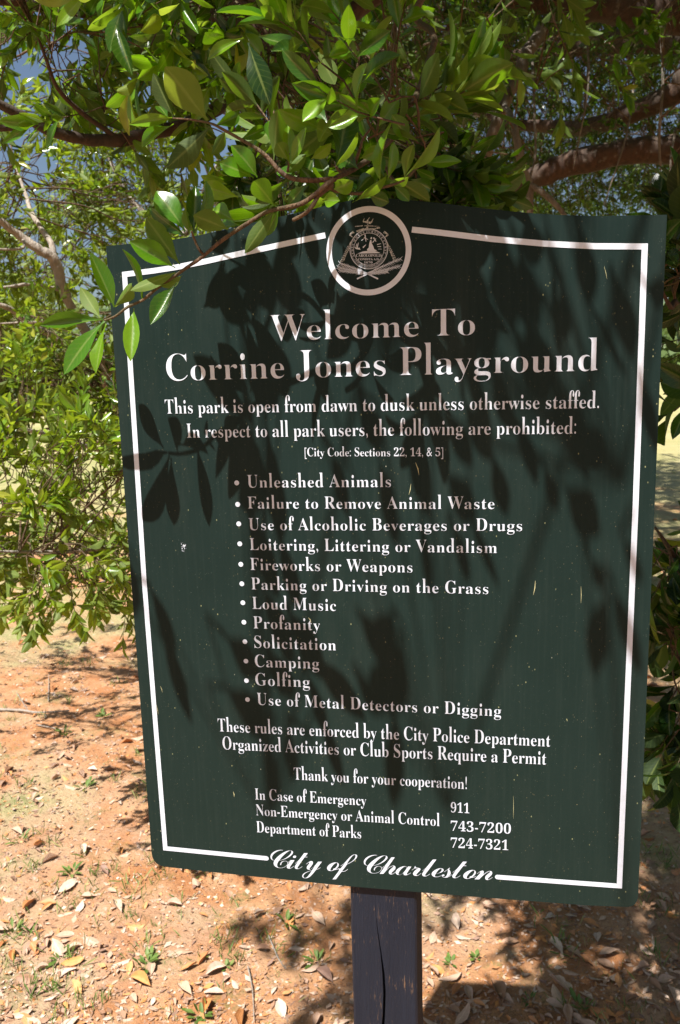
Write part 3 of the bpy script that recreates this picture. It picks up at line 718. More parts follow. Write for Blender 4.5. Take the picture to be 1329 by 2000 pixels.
zt, zb = S2(750, 470)[1], -SO[2] - 0.05; cr0 = S2(736, 1800)[1]
PL0, PR0 = pl, pr; V = []; lev = list(np.linspace(zt, zb, 60)); rp = random.Random(2)
for z in lev:
    t = max(0, min(1, (cr0 - z) / 0.12)); cxm = pl + (S2(738, 1800)[0] - pl) + 0.004 * math.sin(z * 25) + (cr0 - z) * 0.02 * (z < cr0); hw = 0.0001 + 0.0019 * t * (0.7 + 0.5 * math.sin(z * 60) ** 2)
    dp = 0.0005 + 0.016 * t; e = 0.002 + rp.uniform(0, .0014); pl, pr = PL0 + rp.gauss(0, .00035), PR0 + rp.gauss(0, .00035)
    V += [(pl, YP0 + e, z), (pl + e, YP0, z), (cxm - hw, YP0, z), (cxm, YP0 + dp, z), (cxm + hw, YP0 + 0.0008 * t, z), (pr - e, YP0, z), (pr, YP0 + e, z), (pr, YP1, z), (pl, YP1, z)]
Fc = []
for i in range(59):
    for k in range(9): Fc.append((i * 9 + k, i * 9 + (k + 1) % 9, (i + 1) * 9 + (k + 1) % 9, (i + 1) * 9 + k))
Fc += [tuple(range(9))[::-1], tuple(range(59 * 9, 60 * 9))]
me = pymesh('post', V, Fc); bm = bmesh.new(); bm.from_mesh(me); bmesh.ops.recalc_face_normals(bm, faces=bm.faces); bm.to_mesh(me); bm.free()
spart('post', me, M_POST, label='black painted wooden post with a long vertical crack')

# ------------------------------------------------------------------ the big oak: trunk to the right, limbs overhead, twigs hanging round the sign
oak = Tree('oak_tree', (3.5, 4.4, 0), 'big evergreen oak whose dark limbs and leafy branches hang over the sign', 'tree', M_LEAF, M_BARK, 5, 0.060, 11, 0.12)
TB = np.array([3.5, 4.4, 0.0]); TT = TB + (0, 0, 2.3)
oak.limb([TB + (0, 0, -.1), TB + (0.03, 0, .5), TB + (-.03, .02, 1.5), TT, TB + (-.1, .1, 3.4), TB + (.1, .2, 5.2)], [0.33, 0.25, 0.22, 0.2, 0.15, 0.07], 'trunk', n=18)
def WP(lst): return [W(*q) for q in lst]
L1 = oak.limb([TT + (0, 0, -.3)] + WP([(1400, 300, 4.8), (1329, 297, 4.85), (1214, 297, 4.9), (1113, 322, 5.0), (1042, 347, 5.1), (962, 372, 5.3), (860, 392, 5.7), (760, 380, 6.0)]), [.12, .085, .078, .072, .072, .068, .05, .03, .015], jit=.08, n=12)
L2 = oak.limb([TT + (0, 0, .1)] + WP([(1400, 150, 5.0), (1329, 176, 5.1), (1239, 221, 5.3), (1138, 250, 5.6), (1063, 247, 5.9), (960, 230, 6.2), (820, 150, 6.6)]), [.11, .075, .07, .06, .052, .045, .035, .012], jit=.08, n=12)
L3 = oak.limb([TT + (0, 0, .4)] + WP([(1420, 60, 4.3), (1329, 32, 4.25), (1200, 14, 4.2), (1093, 4, 4.1), (960, -20, 4.0), (760, -90, 3.8), (500, -160, 3.6)]), [.12, .085, .08, .075, .066, .055, .04, .02], jit=.08, n=12)
L4 = oak.limb([TT + (0, 0, .2), (2.5, 3.0, 3.0), (1.6, 1.9, 3.3), (1.3, 0.9, 3.4), (1.1, -0.3, 3.5), (0.6, -1.4, 3.6), (-.3, -2.6, 3.6)], [.13, .10, .08, .06, .045, .03, .012], jit=.08)
L5 = oak.limb([(1.6, 1.9, 3.3), (0.9, 2.3, 3.5), (0.1, 2.6, 3.4), (-0.8, 2.7, 3.1), (-1.6, 2.6, 2.75)], [.05, .04, .03, .02, .01], jit=.1)
L6 = oak.limb([TT + (0, 0, .6), (2.6, 6.0, 3.8), (1.6, 8.0, 4.4), (0.6, 10.0, 4.7), (-.6, 12, 4.8)], [.13, .10, .07, .05, .02], jit=.08)
L7 = oak.limb([TT + (0, 0, .6), (4.2, 6.5, 3.6), (4.6, 9.0, 4.2), (4.5, 12.0, 4.5)], [.13, .10, .07, .03], jit=.08)
L8 = oak.limb([(1.3, .9, 3.4), (2.0, -.3, 3.8), (2.3, -1.4, 3.9), (2.6, -2.5, 3.7)], [.045, .03, .02, .01], jit=.08)
# hanging grey boughs
oak.limb(WP([(1085, -10, 4.12), (1078, 25, 4.1), (1032, 100, 4.05), (1010, 151, 4.0), (982, 211, 3.95), (957, 282, 3.9), (943, 352, 3.9), (938, 410, 3.9), (930, 480, 3.95)]), [.030, .030, .030, .028, .026, .026, .024, .022, .01], 'branch', M_BOUGH, jit=.1)
h2 = oak.limb(WP([(985, 205, 3.95), (1002, 237, 3.6), (1012, 287, 3.5), (1022, 330, 3.5), (1034, 362, 3.5), (1035, 418, 3.5), (1040, 500, 3.55)]), [.012, .014, .016, .017, .016, .013, .006], 'branch', M_BOUGH, jit=.1)
oak.limb(WP([(1034, 360, 3.5), (1065, 380, 3.45), (1103, 420, 3.4), (1130, 470, 3.4)]), [.013, .012, .009, .005], 'branch', M_BOUGH)
oak.limb(WP([(1040, 120, 4.0), (1044, 220, 3.7), (1046, 300, 3.6), (1036, 345, 3.55)]), [.006, .006, .005, .006], 'branch', M_BOUGH, n=6)
oak.limb(WP([(1290, 30, 4.25), (1295, 160, 3.8), (1288, 280, 3.7), (1300, 420, 3.7)]), [.008, .007, .006, .003], 'branch', M_BOUGH, n=6)
for (a, bq, cq) in (((1240, 150, 4.6), (1225, 260, 4.3), (1180, 400, 4.2)), ((1320, 250, 4.4), (1310, 330, 4.2), (1325, 420, 4.1)), ((880, 60, 4.4), (870, 200, 4.2), (900, 330, 4.1)), ((1140, 20, 4.2), (1150, 160, 4.0), (1120, 330, 4.0)), ((760, 10, 3.9), (800, 130, 3.8), (850, 260, 3.9))):
    oak.limb(WP([a, bq, cq]), [.007, .005, .002], 'branch', M_BOUGH, n=5)
# near boughs, upper left
B3 = oak.limb(WP([(-80, 150, 1.5), (0, 204, 1.55), (50, 228, 1.58), (99, 256, 1.6), (174, 273, 1.65), (238, 273, 1.7), (308, 258, 1.75), (377, 238, 1.8), (447, 199, 1.9), (497, 174, 2.0), (620, 90, 2.3), (800, -60, 2.5)]) + [np.array([1.6, 1.9, 3.3])], [.006, .008, .009, .010, .011, .012, .013, .014, .015, .017, .022, .03, .04], 'branch', jit=.06)
oak.limb(WP([(-60, 245, 1.55), (0, 250, 1.57), (30, 249, 1.58), (62, 240, 1.59)]), [.005, .006, .006, .007], 'branch', n=8)
B4 = oak.limb(WP([(-80, -20, 1.7), (0, 0, 1.75), (75, 10, 1.8), (200, 30, 1.9), (300, 48, 1.95), (400, 56, 2.0), (520, 50, 2.1), (640, 0, 2.3), (780, -120, 2.5)]) + [np.array([1.6, 1.9, 3.3])], [.008, .009, .011, .012, .014, .015, .017, .02, .025, .03], 'branch', jit=.06)
B5 = oak.limb(WP([(70, 60, 1.5), (92, 120, 1.52), (114, 174, 1.55), (160, 220, 1.6), (205, 252, 1.66), (236, 276, 1.7)]), [.002, .003, .004, .0045, .005, .006], 'branch', n=7)
B6 = oak.limb(WP([(430, -20, 1.6), (467, 7, 1.65), (530, 27, 1.75), (586, 37, 1.9), (640, 30, 2.1)]), [.003, .004, .005, .006, .007], 'branch', n=7)
# nearest twigs, in front of the board
hd = lambda x, d: d + .11 * max(0, (650 - x)) / 450 if d < .9 else d
def WH(l): return [W(a, b_, hd(a, c_)) for a, b_, c_ in l]
B1 = oak.limb(WH([(204, 626, .80), (225, 618, .80), (251, 599, .80), (279, 586, .805), (306, 564, .81), (345, 537, .815), (366, 522, .82), (395, 502, .825), (432, 471, .83), (481, 438, .835), (524, 413, .84), (567, 404, .845), (600, 392, .85), (650, 352, .87), (700, 325, .93), (745, 290, 1.0), (800, 220, 1.15), (850, 80, 1.5), (900, -80, 1.8)]) + [np.array([1.3, 1.5, 3.0]), np.array([1.4, 1.4, 3.35])],
              [.0011, .0013, .0015, .0015, .0016, .0017, .0018, .0019, .0020, .0021, .0022, .0024, .0026, .0029, .0032, .0042, .005, .008, .014, .02], 'twig', M_TWIG, n=8)
B2 = oak.limb(WH([(338, 231, .83), (375, 234, .83), (412, 241, .83), (438, 254, .835), (465, 269, .84), (514, 299, .85), (557, 342, .855), (600, 352, .86), (652, 350, .87)]), [.0008, .0011, .0013, .0016, .0018, .0021, .0024, .0027, .003], 'twig', M_TWIG, n=8)
T3 = oak.limb(WH([(572, 430, .84), (595, 418, .845), (612, 400, .85), (622, 383, .86), (650, 360, .87)]), [.0018, .002, .0022, .0026, .0028], 'twig', M_TWIG, n=7)
T4 = oak.limb(WH([(399, 499, .826), (388, 485, .82), (379, 465, .815), (375, 452, .81)]), [.0016, .0014, .0013, .0012], 'twig', M_TWIG, n=6)
T5 = oak.limb(WH([(562, 335, .856), (566, 315, .85), (566, 300, .845)]), [.0015, .0012, .001], 'twig', M_TWIG, n=6)
T6 = oak.limb(WH([(790, 352, .84), (770, 360, .85), (740, 368, .87), (700, 378, .89), (655, 372, .88), (640, 360, .87)]), [.001, .0013, .0016, .0018, .002, .0025], 'twig', M_TWIG, n=6)
T7 = oak.limb(WH([(657, 326, .84), (664, 335, .86), (672, 330, .885)]), [.0012, .0014, .002], 'twig', M_TWIG, n=6)
T8 = oak.limb(WH([(830, 318, .90), (812, 330, .9), (788, 352, .9), (760, 340, .93), (735, 262, .95)]), [.001, .0013, .0015, .0018, .002], 'twig', M_TWIG, n=6)

# individual leaves by base, tip, width in px, roll about the midrib (0 = blade facing the viewer, +/-90 = edge-on), back = shows the pale underside
HL = [ # bx, by, tx, ty, w, roll, back, depth at base, depth change to tip, tone
 (202,624,84,638,27,30,0,.80,.015,.35),(205,628,115,720,37,-25,0,.80,-.02,.45),(209,633,180,725,17,55,0,.80,-.02,.8),(224,600,178,494,35,20,0,.80,-.01,.45),
 (224,600,262,555,27,-20,1,.80,-.02,.9),(196,620,160,569,25,15,1,.80,.02,.8),(262,602,256,707,31,15,0,.805,-.02,.75),(277,585,259,485,14,65,0,.805,-.02,.6),
 (342,524,257,471,44,5,0,.815,-.025,.6),(343,532,256,569,23,35,1,.815,-.02,.9),(352,516,286,427,39,10,1,.82,-.01,.45),(356,538,317,563,18,40,1,.82,0,.9),
 (346,553,296,636,29,35,0,.815,-.015,.3),(362,452,306,366,41,12,0,.815,0,.45),(366,462,286,410,27,-30,0,.815,.01,.2),(379,455,382,362,20,45,0,.81,.02,.15),
 (380,455,409,356,11,70,0,.81,0,.5),(446,448,379,418,37,-15,1,.832,-.01,.8),(370,455,362,409,19,25,1,.815,-.01,.6),(458,432,409,399,35,10,0,.834,.02,.7),
 (538,402,494,348,41,5,1,.845,-.03,.3),(537,411,478,495,29,-10,1,.845,-.02,.35),(496,347,431,316,33,8,0,.85,-.01,.65),(503,346,457,281,37,5,0,.85,-.015,.6),
 (443,359,394,341,25,-25,0,.87,.0,.85),(466,384,394,365,31,-15,0,.87,.0,.9),(410,246,332,330,40,30,1,.835,.02,.15),(337,230,254,242,25,10,0,.83,-.02,.8),
 (340,243,276,283,14,60,0,.83,-.01,.6),(406,236,323,128,60,-5,1,.83,-.03,.95),(338,226,300,143,31,15,1,.83,-.01,.1),(534,312,546,216,31,-20,1,.85,-.01,.55),
 (566,326,563,241,23,10,0,.845,0,.75),(568,322,597,249,19,-40,0,.845,-.02,.8),(564,314,541,278,27,10,1,.845,-.01,.75),(526,272,527,234,21,5,0,.88,0,.6),
 (628,252,544,210,44,-5,0,.87,-.03,.7),(652,262,611,250,36,10,1,.87,-.02,.7),(657,322,685,204,48,20,0,.845,.01,.08),(657,324,700,260,15,60,0,.845,-.02,.8),
 (694,248,716,198,30,20,1,.88,-.02,.9),(741,246,774,193,31,-30,0,.90,-.02,.75),(801,278,764,222,36,5,0,.89,-.02,.5),(790,349,803,280,23,15,1,.84,-.01,.7),
 (791,344,864,257,15,55,0,.84,-.02,.8),(828,319,901,314,28,10,0,.90,-.02,.6),(757,353,773,279,17,50,0,.85,0,.7),(608,310,648,285,22,25,0,.86,-.01,.85),
 (704,309,751,289,25,10,0,.88,-.01,.75),(688,394,757,361,13,60,0,.88,-.03,.8),(757,361,795,352,13,60,0,.87,-.03,.8),(653,370,690,355,33,15,0,.86,-.02,.75),
 (630,391,661,391,24,0,0,.85,-.02,.8),(486,84,521,195,41,10,0,1.0,-.02,.05),(506,70,593,100,35,0,0,1.0,-.03,.4),(477,75,402,107,20,30,0,1.0,0,.8),
 (228,45,253,140,28,30,0,1.1,-.02,.1),(622,102,655,165,37,5,1,.95,0,.8),(700,370,640,380,26,30,0,.89,0,.3),(560,350,500,400,26,-30,0,.86,.01,.25),
 (630,380,590,330,26,10,0,.87,.01,.25),(700,330,660,300,30,15,0,.9,.02,.2),(720,380,760,395,26,10,0,.89,0,.3),(780,355,840,392,30,25,1,.87,.02,.35),
 (735,300,790,320,24,30,0,.9,.01,.2),(600,360,560,400,24,20,0,.87,.01,.4),(545,410,520,460,22,10,0,.86,.02,.55),(470,440,420,440,22,30,0,.85,.02,.6),(690,380,730,340,30,10,0,.89,.02,.15),
 (640,355,620,300,28,10,0,.88,.02,.3),(750,345,735,300,22,20,0,.9,0,.4),(580,345,540,330,24,30,0,.87,.01,.4),(560,340,600,300,24,15,1,.86,.01,.5),(330,235,305,190,20,15,0,.84,.03,.3),
 (705,300,650,255,30,15,0,.92,.02,.2),(720,280,700,215,30,15,0,.94,.02,.25),(735,260,790,255,26,15,0,.95,.02,.3),(640,240,600,190,30,10,0,.97,.02,.3),(660,230,690,160,30,20,0,.97,.0,.2),
 (800,350,850,370,24,-20,0,.9,.02,.3),(770,362,800,392,22,10,0,.88,0,.5),(812,330,850,350,20,20,0,.91,.02,.35),(420,245,470,225,24,10,0,.85,.02,.3),(440,256,420,300,22,20,1,.85,.02,.5),(470,272,520,250,26,10,0,.86,.02,.35),(515,300,560,275,22,20,0,.87,.02,.45)]
for k, (bx, by, tx, ty, wpx, roll, back, dep, dd, tone) in enumerate(HL):
    dep = hd(bx, dep); b3 = W(bx, by, dep); t3 = W(tx, ty, dep + dd); d = t3 - b3; ln = np.linalg.norm(d); dn = d / ln
    v = norm(CAM - (b3 + t3) / 2); v = norm(v - v.dot(dn) * dn); s_ = np.cross(dn, v); ro = math.radians(roll)
    glare = (tx, ty) in ((257, 471), (457, 281), (431, 316), (764, 222), (901, 314), (593, 100), (115, 720), (527, 234), (382, 362), (256, 707))
    nn = v * math.cos(ro) + s_ * math.sin(ro)
    if back: nn = -nn
    if glare: hv = norm(v + L); nn = norm(hv - hv.dot(dn) * dn)
    wid = wpx / F * dep / max(.45, math.cos(ro)); wq = wid / ln / 0.38
    oak.one(b3, t3, round(max(.55, min(1.9, wq)) * 5) / 5, nn, tone)

# leaves higher up toward the sun: each drawn by the shade it drops on the board (base, tip, width in px, distance up the sun ray)
SH = [(495,635,415,548,52,.42),(491,822,378,694,46,.45),(475,650,540,800,70,.5),(520,640,560,780,60,.5),(285,565,320,760,62,.33),(320,700,385,850,38,.35),(300,740,355,850,40,.35),(290,770,350,1045,55,.5),
 (480,470,530,610,70,.45),(545,450,570,620,60,.5),(570,540,590,700,50,.55),(605,540,650,670,44,.6),(428,420,440,490,30,.35),(600,425,617,525,36,.4),(650,395,668,480,30,.4),(575,430,560,500,40,.4),
 (232,640,250,745,50,.4),(240,790,262,900,48,.5),(255,860,270,1010,44,.5),(270,690,262,860,18,.4),(470,800,500,1000,66,.6),(520,820,550,1060,46,.7),(960,430,985,520,40,.8),(985,470,1000,640,80,.9),(1015,490,1030,640,60,.9),
 (1028,415,1048,520,46,.7),(1078,510,1095,720,18,.8),(1098,550,1104,665,26,.8),(1130,430,1155,600,46,.9),(1150,585,1225,740,16,.9),(1195,520,1240,700,40,1.0),(1240,700,1288,890,34,1.0),(1262,560,1308,590,36,1.0),
 (1000,640,1075,780,50,.9),(1030,620,1045,760,40,.9),(1090,740,1150,940,52,1.0),(1000,800,1052,950,36,1.0),(1135,830,1185,910,48,1.0),(1105,955,1172,1045,64,1.1),(790,430,840,600,80,.6),(840,420,870,570,60,.7),
 (870,440,905,600,54,.7),(905,460,940,650,56,.8),(750,600,795,720,44,.6),(850,630,905,770,54,.8),(760,690,805,870,28,.8),(900,670,962,860,34,.9),(860,790,925,910,38,.9),(670,640,710,780,40,.7),(640,600,680,700,30,.6),
 (870,920,930,1020,52,1.1),(915,1000,975,1150,24,1.1),(880,1000,917,1140,22,1.1),(820,990,842,1170,24,1.1),(740,890,775,1070,36,1.0),(770,1190,735,1290,60,1.2),(760,1280,740,1390,64,1.2),(700,1190,765,1300,44,1.2),(690,1305,745,1400,36,1.2),(785,1240,770,1400,46,1.3),(775,1390,768,1580,46,1.3),
 (1150,1085,1180,1150,26,1.3),(1188,1155,1155,1315,50,1.3),(1200,1145,1252,1320,38,1.3),(1212,1040,1255,1140,26,1.3),(285,1040,357,1150,32,.9),(292,1140,345,1280,36,.9),(315,1220,375,1415,36,.9),(240,1050,265,1210,38,.9),
 (470,920,495,1010,54,.8),(480,990,545,1170,54,.8),(540,1030,585,1190,40,.85),(515,1150,575,1300,56,.85),(560,1190,640,1330,60,.85),(440,1240,505,1320,46,1.1),(520,1270,575,1360,52,.9),(610,1280,715,1410,50,.85),(440,1340,525,1430,52,1.2),(600,1310,640,1440,34,.8),(630,1400,672,1535,34,.8),(560,1400,572,1530,32,1.1),(520,1430,540,1570,36,1.2),
 (690,560,700,640,40,.6),(930,560,960,700,60,.9),(960,700,1000,850,40,.9),(600,700,640,850,40,.7),(800,860,840,1000,40,1.0),(650,880,680,1010,34,.8),(1060,900,1090,1000,30,1.1),(960,880,990,1010,40,1.0),
 (720,430,745,520,50,.5),(690,440,700,520,40,.5),(760,500,800,620,60,.6),(905,780,960,900,40,.9),(1080,760,1110,860,50,1.0),(700,760,740,880,40,.8),(560,700,600,860,46,.6),(1050,640,1080,760,40,.9)]
SH = [(q[0], q[1], q[2], q[3], q[4] * .88, q[5] * .85) for q in SH if not ((q[0] < 410 and q[1] < 1045 and q[2] < 410) or (q[1] < 745 and 412 < q[0] < 860 and q[5] > .5)) or q[0] in (495, 491)]
ends = []
for k, (bx, by, tx, ty, wpx, s_) in enumerate(SH):
    a, bb = S3(bx, by), S3(tx, ty); sv = bb - a; dl = -sv.dot(L)
    while True:
        x, y, z = proj(np.array([a + L * s_, a + L * (s_ + dl) + sv]))
        if (y < -15).all() or (x < -15).all() or s_ > 1.6: break
        s_ += .03
    b3 = a + L * s_; t3 = b3 + sv + dl * L; ln = np.linalg.norm(t3 - b3); kx = max(1.0, 0.045 / ln); t3 = b3 + (t3 - b3)
    wid = wpx / F * 0.93
    x, y, z = proj(b3)
    nn = L + RNG.normal(0, .12, 3)
    oak.one(b3, t3, round(max(.5, min(2.4, wid / ln / .38)) * 5) / 5, nn, random.uniform(.2, .7)); ends.append(b3)
# twigs that carry them run up toward the light and join small boughs below the big limb
hubs = []
for u in range(5):
    for v_ in range(3):
        pass
hub = [np.array(q) for q in ((-.05, .25, 2.75), (-.35, .10, 2.7), (.15, .05, 2.8), (-.25, -.15, 2.9), (-.55, .2, 2.55), (.05, -.25, 2.85), (-.15, .05, 2.5))]
for k, h in enumerate(hub):
    a0 = oak.limbs[4][11 + k % 4 * 3]; oak.tube(spline([a0, a0 * .6 + h * .4 + (0, 0, .18), a0 * .25 + h * .75 + (0, 0, .12), h], 4), np.linspace(.010, .003, 13), 5)
for e in ends:
    tgt = e + L * 0.45; h = min(hub, key=lambda q: np.linalg.norm(q - tgt - L * .3)); P = spline([e, e + L * .18 + RNG.normal(0, .004, 3), tgt + RNG.normal(0, .02, 3), h], 4)
    oak.tube(P, np.linspace(.0008, .003, len(P)), 4)

# foliage volumes
def fill(tr, x0, y0, x1, y1, d0, d1, n, rad, k, scale=1.0, down=.15, tone=0.0, ok=None, dens=None, sign_ok=False, clear=False):
    c = 0; tries = 0
    while c < n and tries < n * 30:
        tries += 1; px, py = tr.r.uniform(x0, x1), tr.r.uniform(y0, y1); Yd = tr.r.uniform(d0, d1)
        if dens and tr.r.random() > dens(px, py): continue
        q = W(px, py, Yd)
        if q[2] < 0.25 or (ok and not ok(q)): continue
        if not sign_ok and shade_sign(q): continue
        if clear and shade_sign(q, .1, 1.0, .6): continue
        tr.cluster(q, rad * tr.r.uniform(.7, 1.2), k, scale, down, tone); c += 1
def hole(*hs):
    def f(px, py):
        for (hx, hy, rx, ry) in hs:
            if ((px - hx) / rx) ** 2 + ((py - hy) / ry) ** 2 < 1: return 0.0
        return 1.0
    return f
# upper left, lit leaves hanging from the near boughs
fill(oak, -40, -60, 560, 215, 1.3, 2.4, 44, .10, 5, 1.0, .35, .05, dens=lambda x, y: 1.0 if y < 120 else .15)
fill(oak, 150, 120, 620, 270, 1.6, 2.4, 5, .09, 4, .95, .3, .1)
fill(oak, 500, -40, 960, 330, 2.8, 4.4, 30, .18, 7, .95, .2, -.45)  # low tone here paints the shade behind the near leaves
fill(oak, 470, 190, 820, 330, 1.1, 1.6, 7, .07, 4, 1.0, .2, -.3)
fill(oak, 560, 220, 840, 370, 1.05, 1.4, 11, .06, 4, 1.0, .1, -.15)
fill(oak, 560, 140, 800, 265, .84, .95, 4, .04, 3, .9, .0, .1, sign_ok=True)
# upper right, inner crown and crown beyond, shade painted in by a low tone
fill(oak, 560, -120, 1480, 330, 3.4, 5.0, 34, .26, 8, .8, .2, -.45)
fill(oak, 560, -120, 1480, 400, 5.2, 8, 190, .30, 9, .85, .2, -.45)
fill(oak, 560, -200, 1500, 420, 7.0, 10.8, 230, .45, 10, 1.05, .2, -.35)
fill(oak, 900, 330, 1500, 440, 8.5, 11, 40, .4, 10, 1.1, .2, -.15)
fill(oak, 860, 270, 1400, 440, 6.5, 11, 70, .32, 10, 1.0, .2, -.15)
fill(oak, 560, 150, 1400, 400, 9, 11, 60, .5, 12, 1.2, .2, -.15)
fill(oak, -60, -150, 600, 120, 3.0, 6.0, 40, .28, 8, 1.0, .2, .05)
# overhead crown, out of the picture, that throws the dappled shade on the right
c = 0
while c < 430:
    gx_, gy_ = oak.r.uniform(.14, 4.5), 1.6 + 9.4 * oak.r.random() ** 1.35; z = oak.r.uniform(2.7, 4.6)
    if gx_ < .28 + .06 * math.sin(gy_ * 5) and oak.r.random() < .5: continue
    if 7.0 < gy_ < 8.6 and oak.r.random() < .75: continue
    q = np.array([gx_, gy_, 0]) + L * (z / L[2])
    if shade_sign(q, .24, 1.3, .9): continue
    x, y, zz = proj(q)
    if zz[0] > 0 and y[0] > 150 and -50 < x[0] < 1390: continue
    oak.cluster(q, .26, 8, 1.6, .2); c += 1
c = 0
while c < 150:      # unseen crown before the sign, added to cut light bounced off the ground
    gx_, gy_ = oak.r.uniform(-3.5, 4.5), oak.r.uniform(-4.5, 1.25); z = oak.r.uniform(3.0, 4.8)
    q = np.array([gx_, gy_, 0]) + L * (z / L[2])
    if shade_sign(q, .2, 1.6, 1.2): continue
    oak.cluster(q, .3, 7, 1.7, .2); c += 1
c = 0
while c < 700:      # upper leaf layer added to shade the crown below
    q = np.array([oak.r.uniform(-1.4, 8), oak.r.uniform(1.5, 10), oak.r.uniform(4.7, 7.0)])
    if q[0] < -.4 and q[1] < 3.8: continue
    if shade_sign(q, .3, 1.8, .8): continue
    x, y, zz = proj(q)
    if y[0] > 60 and x[0] < 640: continue
    oak.cluster(q, .42, 8, 2.3, .2); c += 1
c = 0
while c < 90:      # lower boughs that keep the soil right of the post dark
    gx_, gy_ = oak.r.uniform(.16, 1.9), oak.r.uniform(1.6, 3.6); z = oak.r.uniform(2.7, 3.7)
    q = np.array([gx_, gy_, 0]) + L * (z / L[2])
    if shade_sign(q, .22, .60, .3): continue
    x, y, zz = proj(q)
    if zz[0] > 0 and y[0] > 40 and -50 < x[0] < 1390: continue
    oak.cluster(q, .16, 6, 1.6, .2); c += 1
for (gx_, gy_) in ((-.22, 2.12), (-.12, 2.08), (-.28, 2.16), (-.05, 2.25), (-.1, 1.85), (-.16, 1.82), (.02, 2.0), (.05, 2.2), (-.02, 1.95)):
    for z in (2.9, 3.3):
        q = np.array([gx_ + .07 + oak.r.uniform(-.03, .03), gy_, 0]) + L * (z / L[2])
        if not shade_sign(q, .04): oak.cluster(q, .07, 3, 1.1)
oak.finish(300)

# ------------------------------------------------------------------ young oak with pale limbs behind the left of the sign
BB = np.array([-.66, 3.7, 0.0])
yo = Tree('young_oak', tuple(BB), 'bushy young oak with pale grey limbs behind the left edge of the sign', 'tree', M_LEAFB, M_BARKG, 9, 0.052, 12, 0.12)
FK = np.array([-.70, 3.55, .75])
yo.limb([BB + (0, 0, -.05), BB + (.01, -.02, .3), FK], [.05, .042, .036], 'trunk', n=12)
G1 = yo.limb([FK] + WP([(232, 800, 3.3), (205, 720, 3.2), (180, 668, 3.15), (150, 617, 3.1), (124, 567, 3.05), (107, 510, 3.0), (80, 489, 2.97), (45, 466, 2.95), (0, 430, 2.9), (-60, 380, 2.85)]), [.030, .026, .022, .020, .019, .019, .020, .017, .015, .013, .010], jit=.08)
yo.limb(WP([(107, 508, 3.0), (100, 475, 3.02), (84, 451, 3.05), (62, 415, 3.1), (50, 380, 3.15), (30, 320, 3.2)]), [.012, .011, .010, .009, .007, .004], 'limb', jit=.08)
yo.limb(WP([(240, 745, 3.25), (200, 705, 3.1), (162, 684, 3.0), (120, 665, 2.95), (75, 641, 2.9), (30, 610, 2.85), (0, 595, 2.8), (-60, 570, 2.75)]), [.018, .015, .013, .012, .011, .010, .009, .006], 'limb', jit=.08)
yo.limb(WP([(121, 566, 3.05), (100, 562, 3.0), (60, 555, 2.95), (9, 561, 2.9), (-40, 560, 2.9)]), [.009, .007, .006, .005, .003], 'limb', n=7)
yo.limb(WP([(45, 466, 2.95), (45, 484, 2.9), (0, 487, 2.85), (-40, 480, 2.8)]), [.006, .005, .004, .003], 'limb', n=7)
yo.limb(WP([(180, 668, 3.15), (90, 632, 2.9), (0, 632, 2.8)]), [.006, .005, .003], 'limb', n=6)
yo.limb([FK] + WP([(300, 1030, 3.0), (250, 1060, 2.5), (160, 1076, 2.2), (60, 1078, 2.05), (-60, 1076, 1.95)]), [.02, .014, .009, .006, .004, .003], 'limb', n=8)
yo.limb([FK] + WP([(290, 900, 3.3), (200, 880, 2.9), (100, 850, 2.7), (0, 830, 2.6)]), [.02, .014, .010, .007, .004], 'limb', n=8)
yo.limb([FK] + WP([(300, 1150, 3.2), (240, 1130, 2.6), (190, 1140, 2.4)]), [.015, .01, .006, .003], 'limb', n=8)
G5 = yo.limb([FK] + WP([(330, 640, 3.9), (350, 480, 4.1), (420, 380, 4.3), (500, 300, 4.5), (560, 200, 4.6)]), [.026, .022, .018, .014, .010, .006], jit=.08)
yo.limb(WP([(350, 480, 4.1), (250, 380, 4.2), (190, 260, 4.3), (120, 180, 4.3)]), [.015, .010, .008, .005], jit=.08)
yo.limb(WP([(420, 380, 4.3), (390, 300, 4.0), (340, 250, 3.8)]), [.007, .004, .002], n=6)
for (a, bq, cq, dq) in (((560, 330, 4.4), (450, 372, 4.2), (380, 400, 4.1), (330, 410, 4.0)), ((480, 310, 4.3), (440, 350, 4.2), (400, 372, 4.1), (345, 360, 4.0)), ((430, 290, 4.2), (420, 330, 4.1), (400, 360, 4.0), (390, 400, 4.0))):
    yo.limb(WP([a, bq, cq, dq]), [.006, .005, .004, .002], 'limb', n=5)
hl = hole((30, 330, 55, 70), (75, 300, 50, 45), (25, 245, 30, 25), (170, 540, 50, 36), (60, 850, 70, 50), (330, 340, 45, 40), (130, 610, 40, 40))
fill(yo, -60, 230, 300, 560, 3.4, 4.8, 62, .17, 7, .95, .15, .15, dens=hl)
fill(yo, -60, 230, 60, 420, 2.6, 3.0, 6, .12, 6, .9, .15, .15)
fill(yo, 200, 270, 660, 500, 3.8, 5.2, 62, .20, 8, .9, .15, .0, dens=hole((340, 330, 50, 45), (240, 440, 26, 30), (400, 320, 50, 30)))
fill(yo, -60, 470, 260, 800, 3.3, 4.2, 30, .13, 7, .95, .2, .1, dens=hl)
fill(yo, -60, 560, 110, 800, 2.5, 3.0, 12, .10, 6, .9, .2, .1)
fill(yo, -60, 690, 300, 860, 2.7, 3.6, 34, .14, 8, .95, .2, -.15, dens=hl)
fill(yo, -60, 860, 270, 1110, 1.9, 2.8, 34, .11, 6, 1.0, .3, .15, dens=lambda x, y: 1.0 if (x > 60 or y < 1060) else .4)
fill(yo, 80, 1050, 280, 1190, 1.9, 2.5, 11, .07, 5, 1.0, .6, .1)
fill(yo, -300, 300, -60, 1000, 2.6, 4.0, 30, .2, 7, 1.0, .2)
yo.finish(300)

